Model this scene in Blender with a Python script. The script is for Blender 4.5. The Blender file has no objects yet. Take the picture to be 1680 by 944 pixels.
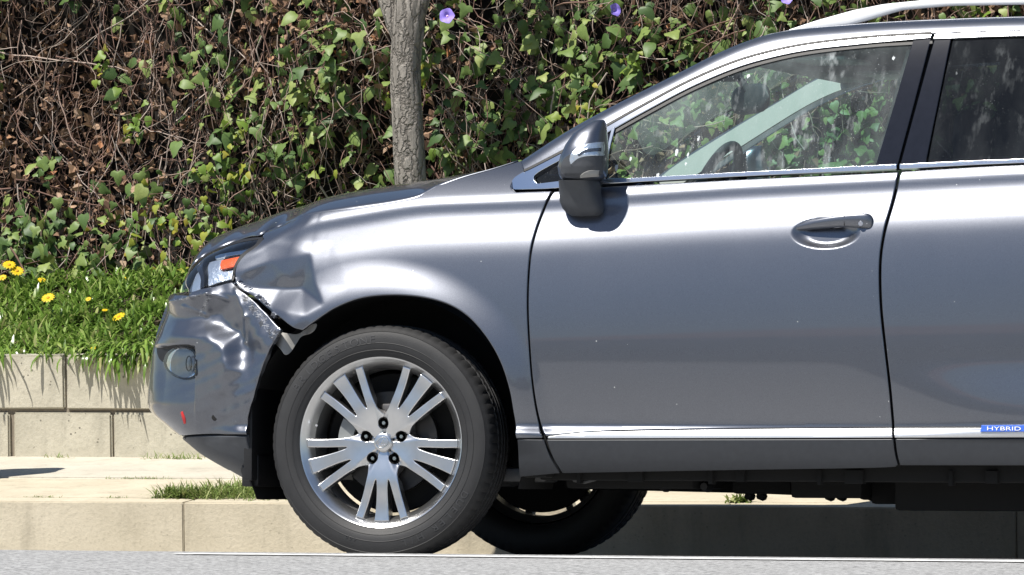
import bpy, bmesh, math, random
import numpy as np
from mathutils import Vector, Matrix
from mathutils.geometry import delaunay_2d_cdt
R = math.radians
random.seed(7); rng = np.random.default_rng(7)
SC = bpy.context.scene
COL = SC.collection

# ------------------------------------------------------------------ camera
F = 12750.; U0, V0 = 840., 472.                 # focal length and centre in photo pixels (1680 wide)
PSI, PIT, GAM, RHO = R(18), R(1.8), R(.7), R(3.5)
cd = np.array([-math.sin(PSI)*math.cos(PIT), math.cos(PSI)*math.cos(PIT), -math.sin(PIT)])
cr0 = np.array([math.cos(PSI), math.sin(PSI), 0.]); cu0 = np.cross(cr0, cd)
cr_ = cr0*math.cos(GAM) - cu0*math.sin(GAM); cu_ = cu0*math.cos(GAM) + cr0*math.sin(GAM)
RC = np.array([[1, 0, 0], [0, math.cos(RHO), math.sin(RHO)], [0, -math.sin(RHO), math.cos(RHO)]])   # car leans to the gutter
def ray(u, v): return cd + cr_*(u-U0)/F - cu_*(v-V0)/F
_q = ray(622, 726)
CAM = RC @ np.array([0, 0, .38]) - 25*_q/np.linalg.norm(_q)
CAMC = RC.T @ CAM
cam_d = bpy.data.cameras.new('camera'); cam = bpy.data.objects.new('camera', cam_d); COL.objects.link(cam)
cam_d.sensor_width = 36; cam_d.lens = F*36/1680; cam_d.clip_start = .5; cam_d.clip_end = 500
M = Matrix([[cr_[i], cu_[i], -cd[i], CAM[i]] for i in range(3)] + [[0, 0, 0, 1]]); cam.matrix_world = M
SC.camera = cam
def W(u, v, y):                                  # pixel -> world point on the vertical plane at depth y
    q = ray(u, v); p = CAM + q*(y-CAM[1])/q[1]; return p
def A(u, v, y):                                  # pixel -> car-space point at depth y
    q = RC.T @ ray(u, v); return CAMC + q*(y-CAMC[1])/q[1]
def projc(P):                                    # car-space points -> pixels
    q = np.asarray(P) @ RC.T - CAM; w = q @ cd
    return U0 + F*(q @ cr_)/w, V0 - F*(q @ cu_)/w

# ------------------------------------------------------------------ world, sun, exposure
SUN_EL, SUN_AZ = R(59), R(31)                    # light travels away from the camera and a little to the right
w = bpy.data.worlds.new('World'); SC.world = w; w.use_nodes = True
nt = w.node_tree; bg = nt.nodes['Background']; sk = nt.nodes.new('ShaderNodeTexSky')
sk.sky_type = 'NISHITA'; sk.sun_disc = False; sk.sun_elevation = SUN_EL; sk.sun_rotation = math.pi + SUN_AZ
nt.links.new(sk.outputs[0], bg.inputs[0]); bg.inputs[1].default_value = .065; sk.air_density = 1.0; sk.dust_density = .25; sk.ozone_density = 2.5
sl = bpy.data.lights.new('sun', 'SUN'); so = bpy.data.objects.new('sun', sl); COL.objects.link(so)
sl.energy = 5.0; sl.angle = R(.53); sl.color = (1, .955, .88)
sd = Vector((math.sin(SUN_AZ)*math.cos(SUN_EL), math.cos(SUN_AZ)*math.cos(SUN_EL), -math.sin(SUN_EL)))
so.rotation_euler = sd.to_track_quat('-Z', 'Y').to_euler()
SC.view_settings.view_transform = 'Standard'; SC.view_settings.look = 'None'
SC.view_settings.exposure = .55; SC.view_settings.gamma = 1
SC.cycles.max_bounces = 10; SC.cycles.transparent_max_bounces = 24

# ------------------------------------------------------------------ material helpers
class NT:
    def __init__(s, name):
        s.m = bpy.data.materials.new(name); s.m.use_nodes = True; s.t = s.m.node_tree; s.n = s.t.nodes
        s.b = s.n['Principled BSDF']; s.out = s.n['Material Output']
    def add(s, typ, **kw):
        x = s.n.new('ShaderNode'+typ)
        for k, v in kw.items():
            if k in x.inputs and not hasattr(x, k): x.inputs[k].default_value = v
            else: setattr(x, k, v)
        return x
    def l(s, a, b): s.t.links.new(a, b)
    def noise(s, scale, detail=4, rough=.55, vec=None, dist=0):
        x = s.add('TexNoise'); x.inputs['Scale'].default_value = scale; x.inputs['Detail'].default_value = detail
        x.inputs['Roughness'].default_value = rough; x.inputs['Distortion'].default_value = dist
        if vec is not None: s.l(vec, x.inputs['Vector'])
        return x.outputs['Fac']
    def ramp(s, fac, stops, interp='LINEAR'):
        x = s.add('ValToRGB'); x.color_ramp.interpolation = interp; e = x.color_ramp.elements
        while len(e) < len(stops): e.new(.5)
        for i, (p, c) in enumerate(stops):
            e[i].position = p; e[i].color = (*c, 1) if not isinstance(c, (int, float)) else (c, c, c, 1)
        s.l(fac, x.inputs[0]); return x.outputs[0]
    def mix(s, fac, a, b, mode='MIX'):
        x = s.add('Mix', data_type='RGBA', blend_type=mode)
        for sock, v in ((x.inputs[0], fac), (x.inputs[6], a), (x.inputs[7], b)):
            if isinstance(v, (int, float)): sock.default_value = v
            elif isinstance(v, tuple): sock.default_value = (*v, 1)
            else: s.l(v, sock)
        return x.outputs[2]
    def math(s, op, a, b=0, clamp=False):
        x = s.add('Math', operation=op, use_clamp=clamp)
        for i, v in enumerate((a, b)):
            if isinstance(v, (int, float)): x.inputs[i].default_value = v
            else: s.l(v, x.inputs[i])
        return x.outputs[0]
    def obj(s): return s.add('TexCoord').outputs['Object']
    def scaled(s, vec, sc):
        x = s.add('Mapping'); x.inputs['Scale'].default_value = sc; s.l(vec, x.inputs[0]); return x.outputs[0]
    def bump(s, h, strength, dist=.01, normal=None):
        x = s.add('Bump'); x.inputs['Strength'].default_value = strength; x.inputs['Distance'].default_value = dist
        s.l(h, x.inputs['Height'])
        if normal is not None: s.l(normal, x.inputs['Normal'])
        return x.outputs[0]
    def set(s, **kw):
        for k, v in kw.items():
            i = s.b.inputs[k.replace('_', ' ')]
            if isinstance(v, (int, float)): i.default_value = v
            elif isinstance(v, tuple): i.default_value = (*v, 1) if len(v) == 3 else v
            else: s.l(v, i)
        return s
MAT = {}
def simple(name, col, rough=.5, metal=0., var=.0, scale=30, bump=0., bscale=80, coat=0.):
    n = NT(name); o = n.obj()
    c = col
    if var: c = n.mix(n.noise(scale, 5, vec=o), tuple(max(0, x*(1-var)) for x in col), tuple(x*(1+var) for x in col))
    n.set(Base_Color=c, Roughness=rough, Metallic=metal, Coat_Weight=coat)
    if bump: n.set(Normal=n.bump(n.noise(bscale, 5, vec=o), bump, .004))
    MAT[name] = n.m; return n.m

# car paint: dark silver metallic with clear coat, fine flake, dust specks and scuffs where the bodywork was hit
def mk_paint():
    n = NT('silver_paint'); o = n.obj()
    fl = n.noise(900, 1, vec=o)
    base = n.mix(n.ramp(fl, [(.35, 0.), (.65, 1.)]), (.138, .146, .170), (.203, .213, .240))
    at = n.add('Attribute', attribute_name='scuff').outputs['Fac']
    st = n.noise(1, 6, .7, n.scaled(o, (50, 50, 260)), .4)
    st2 = n.noise(1, 6, .8, n.scaled(o, (110, 110, 190)), 1.)
    k = n.math('MAXIMUM', st, st2)
    th = n.math('SUBTRACT', 1.03, n.math('MULTIPLY', at, .47))
    msk = n.math('MULTIPLY', n.math('GREATER_THAN', k, th), n.math('GREATER_THAN', at, .02))
    msk = n.math('MULTIPLY', msk, .8)
    dk = n.math('MULTIPLY', n.math('GREATER_THAN', n.noise(24, 5, .7, o, 1), n.math('SUBTRACT', 1.1, n.math('MULTIPLY', at, .6))), .8)
    sp = n.add('TexVoronoi', feature='F1'); sp.inputs['Scale'].default_value = 26; n.l(o, sp.inputs['Vector'])
    spk = n.math('MULTIPLY', n.math('LESS_THAN', sp.outputs['Distance'], .045), n.math('GREATER_THAN', n.noise(7, 2, vec=o), .56))
    dust = n.math('MULTIPLY', n.noise(3, 4, vec=o), .10)
    c = n.mix(dk, base, (.03, .032, .036))
    c = n.mix(msk, c, (.42, .42, .43)); c = n.mix(n.math('MULTIPLY', spk, .75), c, (.7, .7, .68))
    rough_mask = n.math('MAXIMUM', n.math('MAXIMUM', msk, spk), dk)
    n.set(Base_Color=c, Metallic=n.math('SUBTRACT', .92, n.math('MULTIPLY', rough_mask, .9)),
          Roughness=n.math('ADD', .31, n.math('MULTIPLY', dust, .5)), Coat_Weight=n.math('SUBTRACT', .9, rough_mask),
          Coat_Roughness=n.math('ADD', .02, n.math('MULTIPLY', dust, .4)))
    n.set(Normal=n.bump(fl, .06, .001))
    MAT['paint'] = n.m
mk_paint()
def mk_glass(name, tint, dirt_haze, reflect=1.0, dark=0.):
    n = NT(name); n.n.remove(n.b); o = n.obj()
    tr = n.add('BsdfTransparent'); tr.inputs[0].default_value = (*tint, 1)
    gl = n.add('BsdfGlossy'); gl.inputs['Roughness'].default_value = .01
    lw = n.add('LayerWeight'); lw.inputs['Blend'].default_value = .5; fr = n.math('ADD', .04, n.math('MULTIPLY', .9, n.math('POWER', lw.outputs['Facing'], 5.)))
    m1 = n.add('MixShader'); n.l(n.math('MULTIPLY', fr, reflect), m1.inputs[0]); n.l(tr.outputs[0], m1.inputs[1]); n.l(gl.outputs[0], m1.inputs[2])
    df = n.add('BsdfDiffuse'); df.inputs[0].default_value = (.58, .62, .63, 1)
    # dried vertical runs and spots
    run = n.ramp(n.noise(1, 3, .6, n.scaled(o, (26, 26, 2.6))), [(.54, 0.), (.80, 1.)])
    brk = n.ramp(n.noise(1, 3, .6, n.scaled(o, (7, 7, 5))), [(.45, 0.), (.62, 1.)])
    v = n.add('TexVoronoi'); v.inputs['Scale'].default_value = 1; n.l(n.scaled(o, (120, 120, 70)), v.inputs['Vector'])
    spots = n.math('MULTIPLY', n.math('LESS_THAN', n.math('ADD', v.outputs['Distance'], n.math('MULTIPLY', n.noise(14, 3, vec=o), .35)), .25), n.math('GREATER_THAN', n.noise(40, 2, vec=o), .42))
    v2 = n.add('TexVoronoi'); v2.inputs['Scale'].default_value = 1; n.l(n.scaled(o, (24, 24, 7)), v2.inputs['Vector'])
    big = n.math('MULTIPLY', n.math('LESS_THAN', n.math('ADD', v2.outputs['Distance'], n.math('MULTIPLY', n.noise(70, 4, vec=o), .34)), .285), n.math('GREATER_THAN', n.noise(4, 2, vec=o), .52))
    film_haze = n.math('ADD', .02, n.math('MULTIPLY', n.ramp(n.noise(1, 4, .6, n.scaled(o, (9, 9, 3))), [(.35, 0.), (.75, 1.)]), .10))  # dirt film that also paints in the sky's pale reflected haze
    t = n.math('MULTIPLY', n.math('MULTIPLY', run, brk), .60)
    veil = n.math('MULTIPLY', n.ramp(n.noise(1, 4, .6, n.scaled(o, (20, 20, .6))), [(.55, 0.), (.78, 1.)]), .30)
    t = n.math('MAXIMUM', t, veil); t = n.math('MAXIMUM', t, n.math('MULTIPLY', spots, .45)); t = n.math('MAXIMUM', t, n.math('MULTIPLY', big, .7)); t = n.math('MAXIMUM', t, film_haze)
    m2 = n.add('MixShader'); n.l(n.math('MULTIPLY', t, dirt_haze), m2.inputs[0]); n.l(m1.outputs[0], m2.inputs[1]); n.l(df.outputs[0], m2.inputs[2])
    n.l(m2.outputs[0], n.out.inputs[0]); MAT[name] = n.m
mk_glass('window_glass', (.68, .88, .88), 1.25)
mk_glass('screen_glass', (.86, .94, .92), .1)
mk_glass('privacy_glass', (.06, .07, .09), .26)
mk_glass('clear_lens', (.93, .95, .97), .12, 1.3)
simple('chrome', (.80, .82, .85), .12, 1.0)
simple('bright_moulding', (.70, .71, .73), .42, .8, .06, 60)
simple('rail_silver', (.84, .85, .86), .45, .15)
simple('black_gloss', (.010, .011, .016), .06, 0, .3, 40)
simple('black_plastic', (.009, .009, .010), .55, 0, .25, 50, .15, 200)
simple('dark_plastic', (.060, .064, .072), .5, 0, .2, 40, .1, 300)
simple('sill_grey', (.036, .039, .045), .36, .2, .2, 50)
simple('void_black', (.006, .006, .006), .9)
simple('disc_dark', (.045, .043, .042), .4, .6, .2, 60)
simple('caliper_grey', (.22, .23, .23), .5, .5, .2, 40)
simple('grey_plastic', (.34, .33, .31), .6, 0, .2, 30)
simple('alloy', (.72, .72, .72), .29, 1.0, .10, 40)
simple('alloy_dark', (.22, .22, .22), .5, .8, .15, 40)
simple('steel', (.20, .19, .185), .45, .9, .15, 60)
simple('cast_iron', (.10, .10, .10), .55, .7, .3, 40)
simple('rubber', (.019, .019, .020), .62, 0, .30, 22, .12, 260)
simple('rubber_letter', (.036, .036, .038), .55)
simple('tread', (.022, .022, .022), .8, 0, .3, 60)
simple('amber', (.75, .10, .012), .25, 0, .25, 90, .4, 260, coat=.6)
simple('reflector', (.86, .90, .95), .30, .9, .0, 40, .9, 70)
simple('lamp_dark', (.13, .14, .16), .2, .7)
simple('red_scrape', (.65, .03, .03), .5)
simple('beige_trim', (.34, .34, .315), .8, 0, .06, 40)
simple('headliner', (.20, .20, .19), .9, 0, .06, 40)
simple('interior_dark', (.035, .037, .04), .6, 0, .2, 20)
simple('leather', (.30, .29, .26), .6, 0, .1, 30, .1, 120)
simple('badge_blue', (.05, .14, .62), .3, 0, coat=.6)
simple('badge_white', (.85, .87, .9), .35, 0)

# ------------------------------------------------------------------ object helpers
def tag(o, label=None, cat=None, group=None, kind=None):
    if label: o['label'] = label
    if cat: o['category'] = cat
    if group: o['group'] = group
    if kind: o['kind'] = kind
    return o
def empty(name, loc=(0, 0, 0), parent=None):
    o = bpy.data.objects.new(name, None); COL.objects.link(o); o.location = loc; o.empty_display_size = .1
    if parent: o.parent = parent
    return o
def mob(name, verts, faces, mat, parent=None, smooth=True, normals=None, autosharp=None):
    me = bpy.data.meshes.new(name); me.from_pydata([tuple(map(float, v)) for v in verts], [], faces)
    me.update()
    if smooth: me.shade_smooth()
    if normals is not None: me.normals_split_custom_set_from_vertices([tuple(map(float, n)) for n in normals])
    elif autosharp is not None: me.set_sharp_from_angle(angle=R(autosharp))
    o = bpy.data.objects.new(name, me); COL.objects.link(o)
    if mat: me.materials.append(MAT[mat] if isinstance(mat, str) else mat)
    if parent: o.parent = parent
    return o
class MB:                                        # collects shapes into one mesh
    def __init__(s): s.v = []; s.f = []
    def add(s, v, f):
        b = len(s.v); s.v += [tuple(map(float, p)) for p in v]; s.f += [tuple(i+b for i in q) for q in f]; return s
    def box(s, x0, x1, y0, y1, z0, z1, bev=0.):
        if not bev:
            return s.add([(x0,y0,z0),(x1,y0,z0),(x1,y1,z0),(x0,y1,z0),(x0,y0,z1),(x1,y0,z1),(x1,y1,z1),(x0,y1,z1)],
                         [(0,3,2,1),(4,5,6,7),(0,1,5,4),(1,2,6,5),(2,3,7,6),(3,0,4,7)])
        bm = bmesh.new(); bmesh.ops.create_cube(bm, size=1)
        for p in bm.verts: p.co = ((x0+x1)/2+p.co.x*(x1-x0), (y0+y1)/2+p.co.y*(y1-y0), (z0+z1)/2+p.co.z*(z1-z0))
        bmesh.ops.bevel(bm, geom=bm.edges[:], offset=bev, segments=2, affect='EDGES', profile=.6)
        bm.verts.index_update(); s.add([p.co[:] for p in bm.verts], [[p.index for p in f.verts] for f in bm.faces]); bm.free(); return s
    def loft(s, rings, cap=True, closed=True):
        n = len(rings[0]); v = [p for r in rings for p in r]; f = []
        for i in range(len(rings)-1):
            for j in range(n if closed else n-1):
                k = (j+1) % n; f.append((i*n+j, i*n+k, (i+1)*n+k, (i+1)*n+j))
        if cap and closed: f.append(tuple(range(n))[::-1]); f.append(tuple((len(rings)-1)*n+j for j in range(n)))
        return s.add(v, f)
    def tube(s, pts, rad, n=8):
        pts = [Vector(p) for p in pts]; rings = []
        for i, p in enumerate(pts):
            t = (pts[min(i+1, len(pts)-1)] - pts[max(i-1, 0)]).normalized()
            a = t.orthogonal().normalized() if i == 0 else (a - t*a.dot(t)).normalized()
            b = t.cross(a); rr = rad[i] if isinstance(rad, (list, tuple)) else rad
            rings.append([p + (a*math.cos(q)+b*math.sin(q))*rr for q in [2*math.pi*j/n for j in range(n)]])
        return s.loft(rings)
    def lathe(s, prof, n=64, cx=0, cy=0, cz=0, a0=0, a1=2*math.pi):   # profile (radius, y) turned about the y axis
        full = abs(a1-a0-2*math.pi) < 1e-6; m = n if full else n+1; v = []
        for i in range(m):
            a = a0+(a1-a0)*i/n
            v += [(cx+r*math.cos(a), cy+y, cz+r*math.sin(a)) for r, y in prof]
        k = len(prof); f = []
        for i in range(n):
            j = (i+1) % m
            f += [(i*k+q, j*k+q, j*k+q+1, i*k+q+1) for q in range(k-1)]
        return s.add(v, f)
    def build(s, name, mat, parent=None, smooth=True, sharp=40):
        return mob(name, s.v, s.f, mat, parent, smooth, None, sharp)
def sstep(x): x = np.clip(x, 0, 1); return x*x*(3-2*x)
def smooth_tab(x, y, n=1200, width=.012):
    X = np.linspace(x[0], x[-1], n); Y = np.interp(X, x, y); dx = X[1]-X[0]
    k = np.exp(-.5*(np.arange(-60, 61)*dx/width)**2); k /= k.sum()
    P = np.concatenate([Y[0]*np.ones(60), Y, Y[-1]*np.ones(60)]); return X, np.convolve(P, k, 'valid')
def crom(P, step):
    P = np.asarray(P, float)
    if len(P) == 2:
        n = max(1, int(np.hypot(*(P[1]-P[0]))/step)); return P[0]+(P[1]-P[0])*np.linspace(0, 1, n+1)[:, None]
    Q = np.vstack([2*P[0]-P[1], P, 2*P[-1]-P[-2]]); out = []
    for i in range(1, len(Q)-2):
        p0, p1, p2, p3 = Q[i-1:i+3]; n = max(2, int(math.ceil(np.hypot(*(p2-p1))/step)))
        t = np.linspace(0, 1, n, endpoint=False)[:, None]
        out.append(.5*((2*p1)+(-p0+p2)*t+(2*p0-5*p1+4*p2-p3)*t*t+(-p0+3*p1-3*p2+p3)*t**3))
    out.append(P[-1:]); return np.vstack(out)

# ------------------------------------------------------------------ the body-side surface of the car
PL = crom([(-.2, 0), (-.27, .0012), (-.38, .008), (-.54, .04), (-.68, .105), (-.79, .22), (-.865, .40), (-.91, .62), (-.93, .80), (-.935, .935)], .004)
_sl = np.concatenate([[0], np.cumsum(np.hypot(*np.diff(PL, axis=0).T))]); S_END = -.2-_sl[-1]
KZ = smooth_tab([.15, .233, .282, .341, .391, .431, .467, .502, .552, .672, .753, .833, .892, .952, .991, 1.026, 1.059, 1.096, 1.3],
                [.5, .525, .651, .825, .928, 1.012, 1.09, 1.129, 1.126, 1.105, 1.073, 1.027, .968, .894, .827, .731, .643, .518, .3], width=.008)
GX = smooth_tab([-1.1, -.9, -.66, -.441, -.303, .095, .567, 1.175, 1.725, 2.13, 3.8], [-.5, -.40, -.29, -.178, -.113, -.050, -.035, 0, .023, .04, .08], width=.06)
PZ = smooth_tab([.15, .25, .29, .33, .38, .395, .409, .4115, .428, .437, .46, .52, .60, .72, .85, .96, 1.0, 1.019, 1.035, 1.08, 1.15, 1.165, 1.176, 1.188, 1.197, 1.212, 1.224, 1.26, 1.36, 1.45],
                [-45, -40, -30, -14, -5, -2, 2, 44, 44, 0, -12, -9, -4, 0, 4, 8, 10, 12, 15, 22, 21, 17, 10, 10, 20, 33, 42, 46, 60, 68], 3000, .004)
_yo = -np.cumsum(np.tan(np.radians(PZ[1])))*(PZ[0][1]-PZ[0][0]); _yo -= np.interp(.85, PZ[0], _yo)
YB = -np.interp(1.224, PZ[0], _yo)               # depth of the belt line
def px2xz(u, v): return (np.asarray(u)-622)/483, .38+(726-np.asarray(v))/509
def seg_d(u, v, a, b):
    ax, ay = a; bx, by = b; t = np.clip(((u-ax)*(bx-ax)+(v-ay)*(by-ay))/((bx-ax)**2+(by-ay)**2), 0, 1)
    return np.hypot(u-ax-t*(bx-ax), v-ay-t*(by-ay)), t
def facets(P):
    P = np.array(P, float); r = delaunay_2d_cdt([Vector(p[:2]) for p in P], [], [], 0, 1e-4); h = np.array([P[o[0], 2] for o in r[3]]); c = np.array([tuple(p) for p in r[0]])
    return [(c[list(f)], h[list(f)]) for f in r[2]]
def fac_eval(T, u, v):
    D = np.zeros_like(u)
    for c, h in T:
        (x0, y0), (x1, y1), (x2, y2) = c; d = (y1-y2)*(x0-x2)+(x2-x1)*(y0-y2)
        a = ((y1-y2)*(u-x2)+(x2-x1)*(v-y2))/d; b = ((y2-y0)*(u-x2)+(x0-x2)*(v-y2))/d; g = 1-a-b
        D = np.where((a >= -1e-6) & (b >= -1e-6) & (g >= -1e-6), a*h[0]+b*h[1]+g*h[2], D)
    return D*.001
BUMP_T = facets([(236, 470, 0), (296, 478, 0), (345, 466, 0), (383, 456, 0), (425, 498, 0), (475, 545, 0), (446, 580, 0), (424, 645, 0), (408, 722, 0), (300, 725, 0), (236, 690, 0), (236, 560, 0),
    (286, 494, 8), (318, 487, 7), (346, 481, 12), (327, 518, -34), (300, 508, -10), (352, 514, -36), (282, 524, -16), (368, 540, -36), (332, 526, -28), (303, 525, -22), (384, 482, 5), (405, 518, 1), (424, 552, 4), (386, 545, -30), (404, 575, -26), (414, 612, -8),
    (284, 550, 8), (318, 552, 13), (346, 554, 16), (370, 570, 20), (378, 602, 25), (368, 642, 17), (350, 664, 8), (391, 580, -22), (396, 612, -8), (386, 650, 0), (325, 575, 5), (328, 605, 8), (327, 640, 8), (352, 590, 13), (324, 695, 4), (262, 564, 1), (252, 610, -2)])
FEND_T = facets([(350, 400, 0), (430, 390, 0), (545, 400, 0), (570, 470, 0), (545, 560, 0), (480, 552, 0), (372, 452, 0), (384, 474, -20), (398, 446, 2), (443, 429, 1), (509, 417, 5), (405, 458, -16), (412, 473, -32), (452, 474, -38), (491, 474, -33), (516, 466, -2), (530, 500, 2), (440, 503, -12), (470, 512, 2), (484, 530, 6), (500, 518, 6), (460, 532, 0)])
def raster(T):                                   # displacement table, rounded a little along the creases
    u, v = np.meshgrid(np.arange(225., 581.), np.arange(385., 731.)); d = 0
    for (a, b, w_) in ((0, 0, .28), (3.5, 0, .12), (-3.5, 0, .12), (0, 3.5, .12), (0, -3.5, .12), (2.5, 2.5, .06), (-2.5, 2.5, .06), (2.5, -2.5, .06), (-2.5, -2.5, .06)): d = d+w_*fac_eval(T, u+a, v+b)
    return d
def blur(T, r):
    k = np.ones(2*r+1)/(2*r+1)
    for _ in range(2):
        for ax in (0, 1): T = np.apply_along_axis(lambda q: np.convolve(np.pad(q, r, 'edge'), k, 'valid'), ax, T)
    return T
BUMP_R, FEND_R = raster(BUMP_T), raster(FEND_T)
BUMP_R = 1.15*(.6*blur(BUMP_R, 6)+.4*BUMP_R); FEND_R = .45*blur(FEND_R, 4)+.55*FEND_R
def dents(u, v):                                 # crash damage as creased facets, slightly rounded along their edges
    D = np.zeros_like(u); m = (u > 225) & (u < 580) & (v > 385) & (v < 730)
    if not m.any(): return D
    uu, vv = u[m], v[m]; below = (uu < 470) & (vv > 455+np.clip(uu-383, 0, 90)*.98+(345-uu)*.06)
    iu, iv = np.clip(uu-225, 0, 353.9), np.clip(vv-385, 0, 343.9); a, b = iu.astype(int), iv.astype(int); fu, fv = iu-a, iv-b
    look = lambda T: T[b, a]*(1-fu)*(1-fv)+T[b, a+1]*fu*(1-fv)+T[b+1, a]*(1-fu)*fv+T[b+1, a+1]*fu*fv
    d = np.where(below, look(BUMP_R), look(FEND_R))
    for a, b, w_, k in (((284, 494), (318, 487), 4.5, 7), ((318, 487), (346, 481), 4.5, 8), ((346, 483), (328, 517), 4, 6), ((328, 517), (300, 504), 4, 5), ((346, 481), (372, 492), 4, 5), ((388, 476), (402, 520), 4, 4), ((402, 520), (396, 560), 4, 4)):
        q, _ = seg_d(uu, vv, a, b); d = d+below*k*.001*np.exp(-(q/w_)**2)
    fog = sstep((uu-250)/16)*sstep((323-uu)/4)*sstep((vv-565)/7)*sstep((705-vv)/100)
    d = d-.017*fog
    d = d+.0012*np.sin(uu*.21+vv*.13)*np.sin(vv*.17-uu*.09)*np.exp(-((uu-390)/90)**2)*below
    D[m] = d; return D
def bowl(u, v):                                  # scoop behind the door handle
    q = ((u-1348)/56)**2 + ((v-373)/26)**2
    return -.021*sstep(np.clip(1.05-q, 0, 1)*1.25)
def S(s, z, raw=False):
    s = np.asarray(s, float); z = np.asarray(z, float)
    t = np.clip(-.2-s, 0, _sl[-1]); over = np.minimum(0, s-S_END)
    xc = np.where(s >= -.2, s, np.interp(t, _sl, PL[:, 0])); yc = np.where(s >= -.2, 0, np.interp(t, _sl, PL[:, 1]))-over
    tx = np.interp(t+.004, _sl, PL[:, 0])-np.interp(t-.004, _sl, PL[:, 0]); ty = np.interp(t+.004, _sl, PL[:, 1])-np.interp(t-.004, _sl, PL[:, 1])
    L = np.hypot(tx, ty)+1e-12; nx = np.where(s >= -.2, 0, -ty/L)*sstep(t/.10); ny = np.where(s >= -.2, -1, tx/L)
    k = np.interp(z, *KZ); dx_ = np.clip(-.2-xc, 0, 9); x = np.where(xc < -.2, -.2-dx_*(1-(1-k)*1.045*dx_/(dx_+.045)), xc)
    gz = np.interp(x, *GX)*sstep((z-.55)/.42)
    yo = np.interp(z-gz, PZ[0], _yo)
    yo = yo+.035*sstep((.66-z)/.26)*sstep((x-1.45)/.75)*sstep((z-.40)/.05+.2)*(x < 3.2)
    f = sstep((-.34-x)/.40); yo = yo*(1-f)
    for wx in (0, 2.741):
        r = np.hypot(x-wx, z-.38); yo = yo + .024*sstep(1-(r-.455)/.14)*sstep((z-.33)/.1)
    u, v = projc(np.stack([x+nx*yo, yc+ny*yo, np.broadcast_to(z, x.shape)], -1))
    yo = yo + dents(np.atleast_1d(u), np.atleast_1d(v)).reshape(x.shape)*(s < .1)*(s > -1.05)
    ub, vb = 622+491*x, 726-517*(z-.38)-8
    yo = yo + bowl(ub, vb)
    yo = yo - .6*np.clip(s-3.25, 0, 9)**2
    return np.stack([x+nx*yo, yc+ny*yo, z], -1)
# glasshouse: leans in, narrows towards the bonnet
SIL = [(858, 262, .21), (930, 216, .23), (1000, 177, .25), (1100, 127, .29), (1180, 87, .325), (1240, 63, .345), (1300, 49, .355), (1400, 40, .36), (1500, 34, .365), (1680, 28, .37), (1800, 29, .37), (2000, 40, .37), (2150, 56, .37), (2300, 85, .37), (2400, 120, .37)]
SILP = np.array([A(*q) for q in SIL]); SILC = crom(SILP[:, [0, 2]], .01)
def G0(x, z):
    zb = 1.224+np.interp(x, *GX); dz = z-zb
    return YB+.004+.34*dz+.16*dz*np.abs(dz)+.22*np.clip(.78-x, 0, 9)**2
def G(x, z):
    x = np.asarray(x, float); z = np.asarray(z, float)
    zs = np.interp(x, SILC[:, 0], SILC[:, 1]); sl = np.gradient(SILC[:, 1], SILC[:, 0]); slx = np.interp(x, SILC[:, 0], sl)
    d = (zs-z)/np.sqrt(1+slx**2); r = .046
    q = np.clip(1-d/r, 0, .985)
    return np.stack([x, G0(x, z)+r*(1-np.sqrt(1-q*q)), z], -1)
def nrm(f, s, z, e=.0012):
    a = f(s+e, z)-f(s-e, z); b = f(s, z+e)-f(s, z-e); n = np.cross(a, b); return n/(np.linalg.norm(n, axis=-1, keepdims=True)+1e-12)
def inv(f, u, v, y=.03, s0=None):                # surface parameters of the point seen at pixel (u, v)
    p = A(u, v, y); s, z = (p[0] if s0 is None else s0), p[2]
    for _ in range(40):
        P = f(np.array([s, s+.002, s]), np.array([z, z, z+.002])); U, Vv = projc(P)
        J = np.array([[U[1]-U[0], U[2]-U[0]], [Vv[1]-Vv[0], Vv[2]-Vv[0]]])/.002
        e = np.array([u-U[0], v-Vv[0]])
        if abs(e).max() < .05: break
        try: d = np.linalg.solve(J, e)
        except Exception: break
        d = np.clip(d, -.04, .04); s += d[0]*.8; z += d[1]*.8
    return s, z
def outline(f, segs, step, y=.03):
    out = []
    for sg in segs:
        P = [q[1:] if q[0] == 'p' else inv(f, *q, y=y) for q in sg]
        out.append(crom(P, step)[:-1])
    Q = np.vstack(out)
    if .5*np.sum(Q[:, 0]*np.roll(Q[:, 1], -1)-Q[:, 1]*np.roll(Q[:, 0], -1)) < 0: Q = Q[::-1]
    keep = [0]
    for i in range(1, len(Q)):
        if np.hypot(*(Q[i]-Q[keep[-1]])) > step*.3: keep.append(i)
    return Q[keep]
def inset(Q, d):
    e = np.roll(Q, -1, 0)-Q; e /= np.linalg.norm(e, axis=1, keepdims=True)+1e-12
    n = np.stack([-e[:, 1], e[:, 0]], 1); n0 = np.roll(n, 1, 0); m = n+n0
    m /= np.maximum(1+np.sum(n*n0, 1, keepdims=True), .35); return Q+m*d
def inside(P, Q):
    x, y = P[:, 0:1], P[:, 1:2]; x0, y0 = Q[:, 0], Q[:, 1]; x1, y1 = np.roll(x0, -1), np.roll(y0, -1)
    with np.errstate(divide='ignore', invalid='ignore'):
        c = ((y0 > y) != (y1 > y)) & (x < (x1-x0)*(y-y0)/(y1-y0)+x0)
    ins = c.sum(1) % 2 == 1
    ex, ey = x1-x0, y1-y0; t = np.clip(((x-x0)*ex+(y-y0)*ey)/(ex*ex+ey*ey+1e-15), 0, 1)
    d = np.hypot(x-x0-t*ex, y-y0-t*ey).min(1); return ins, d
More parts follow.
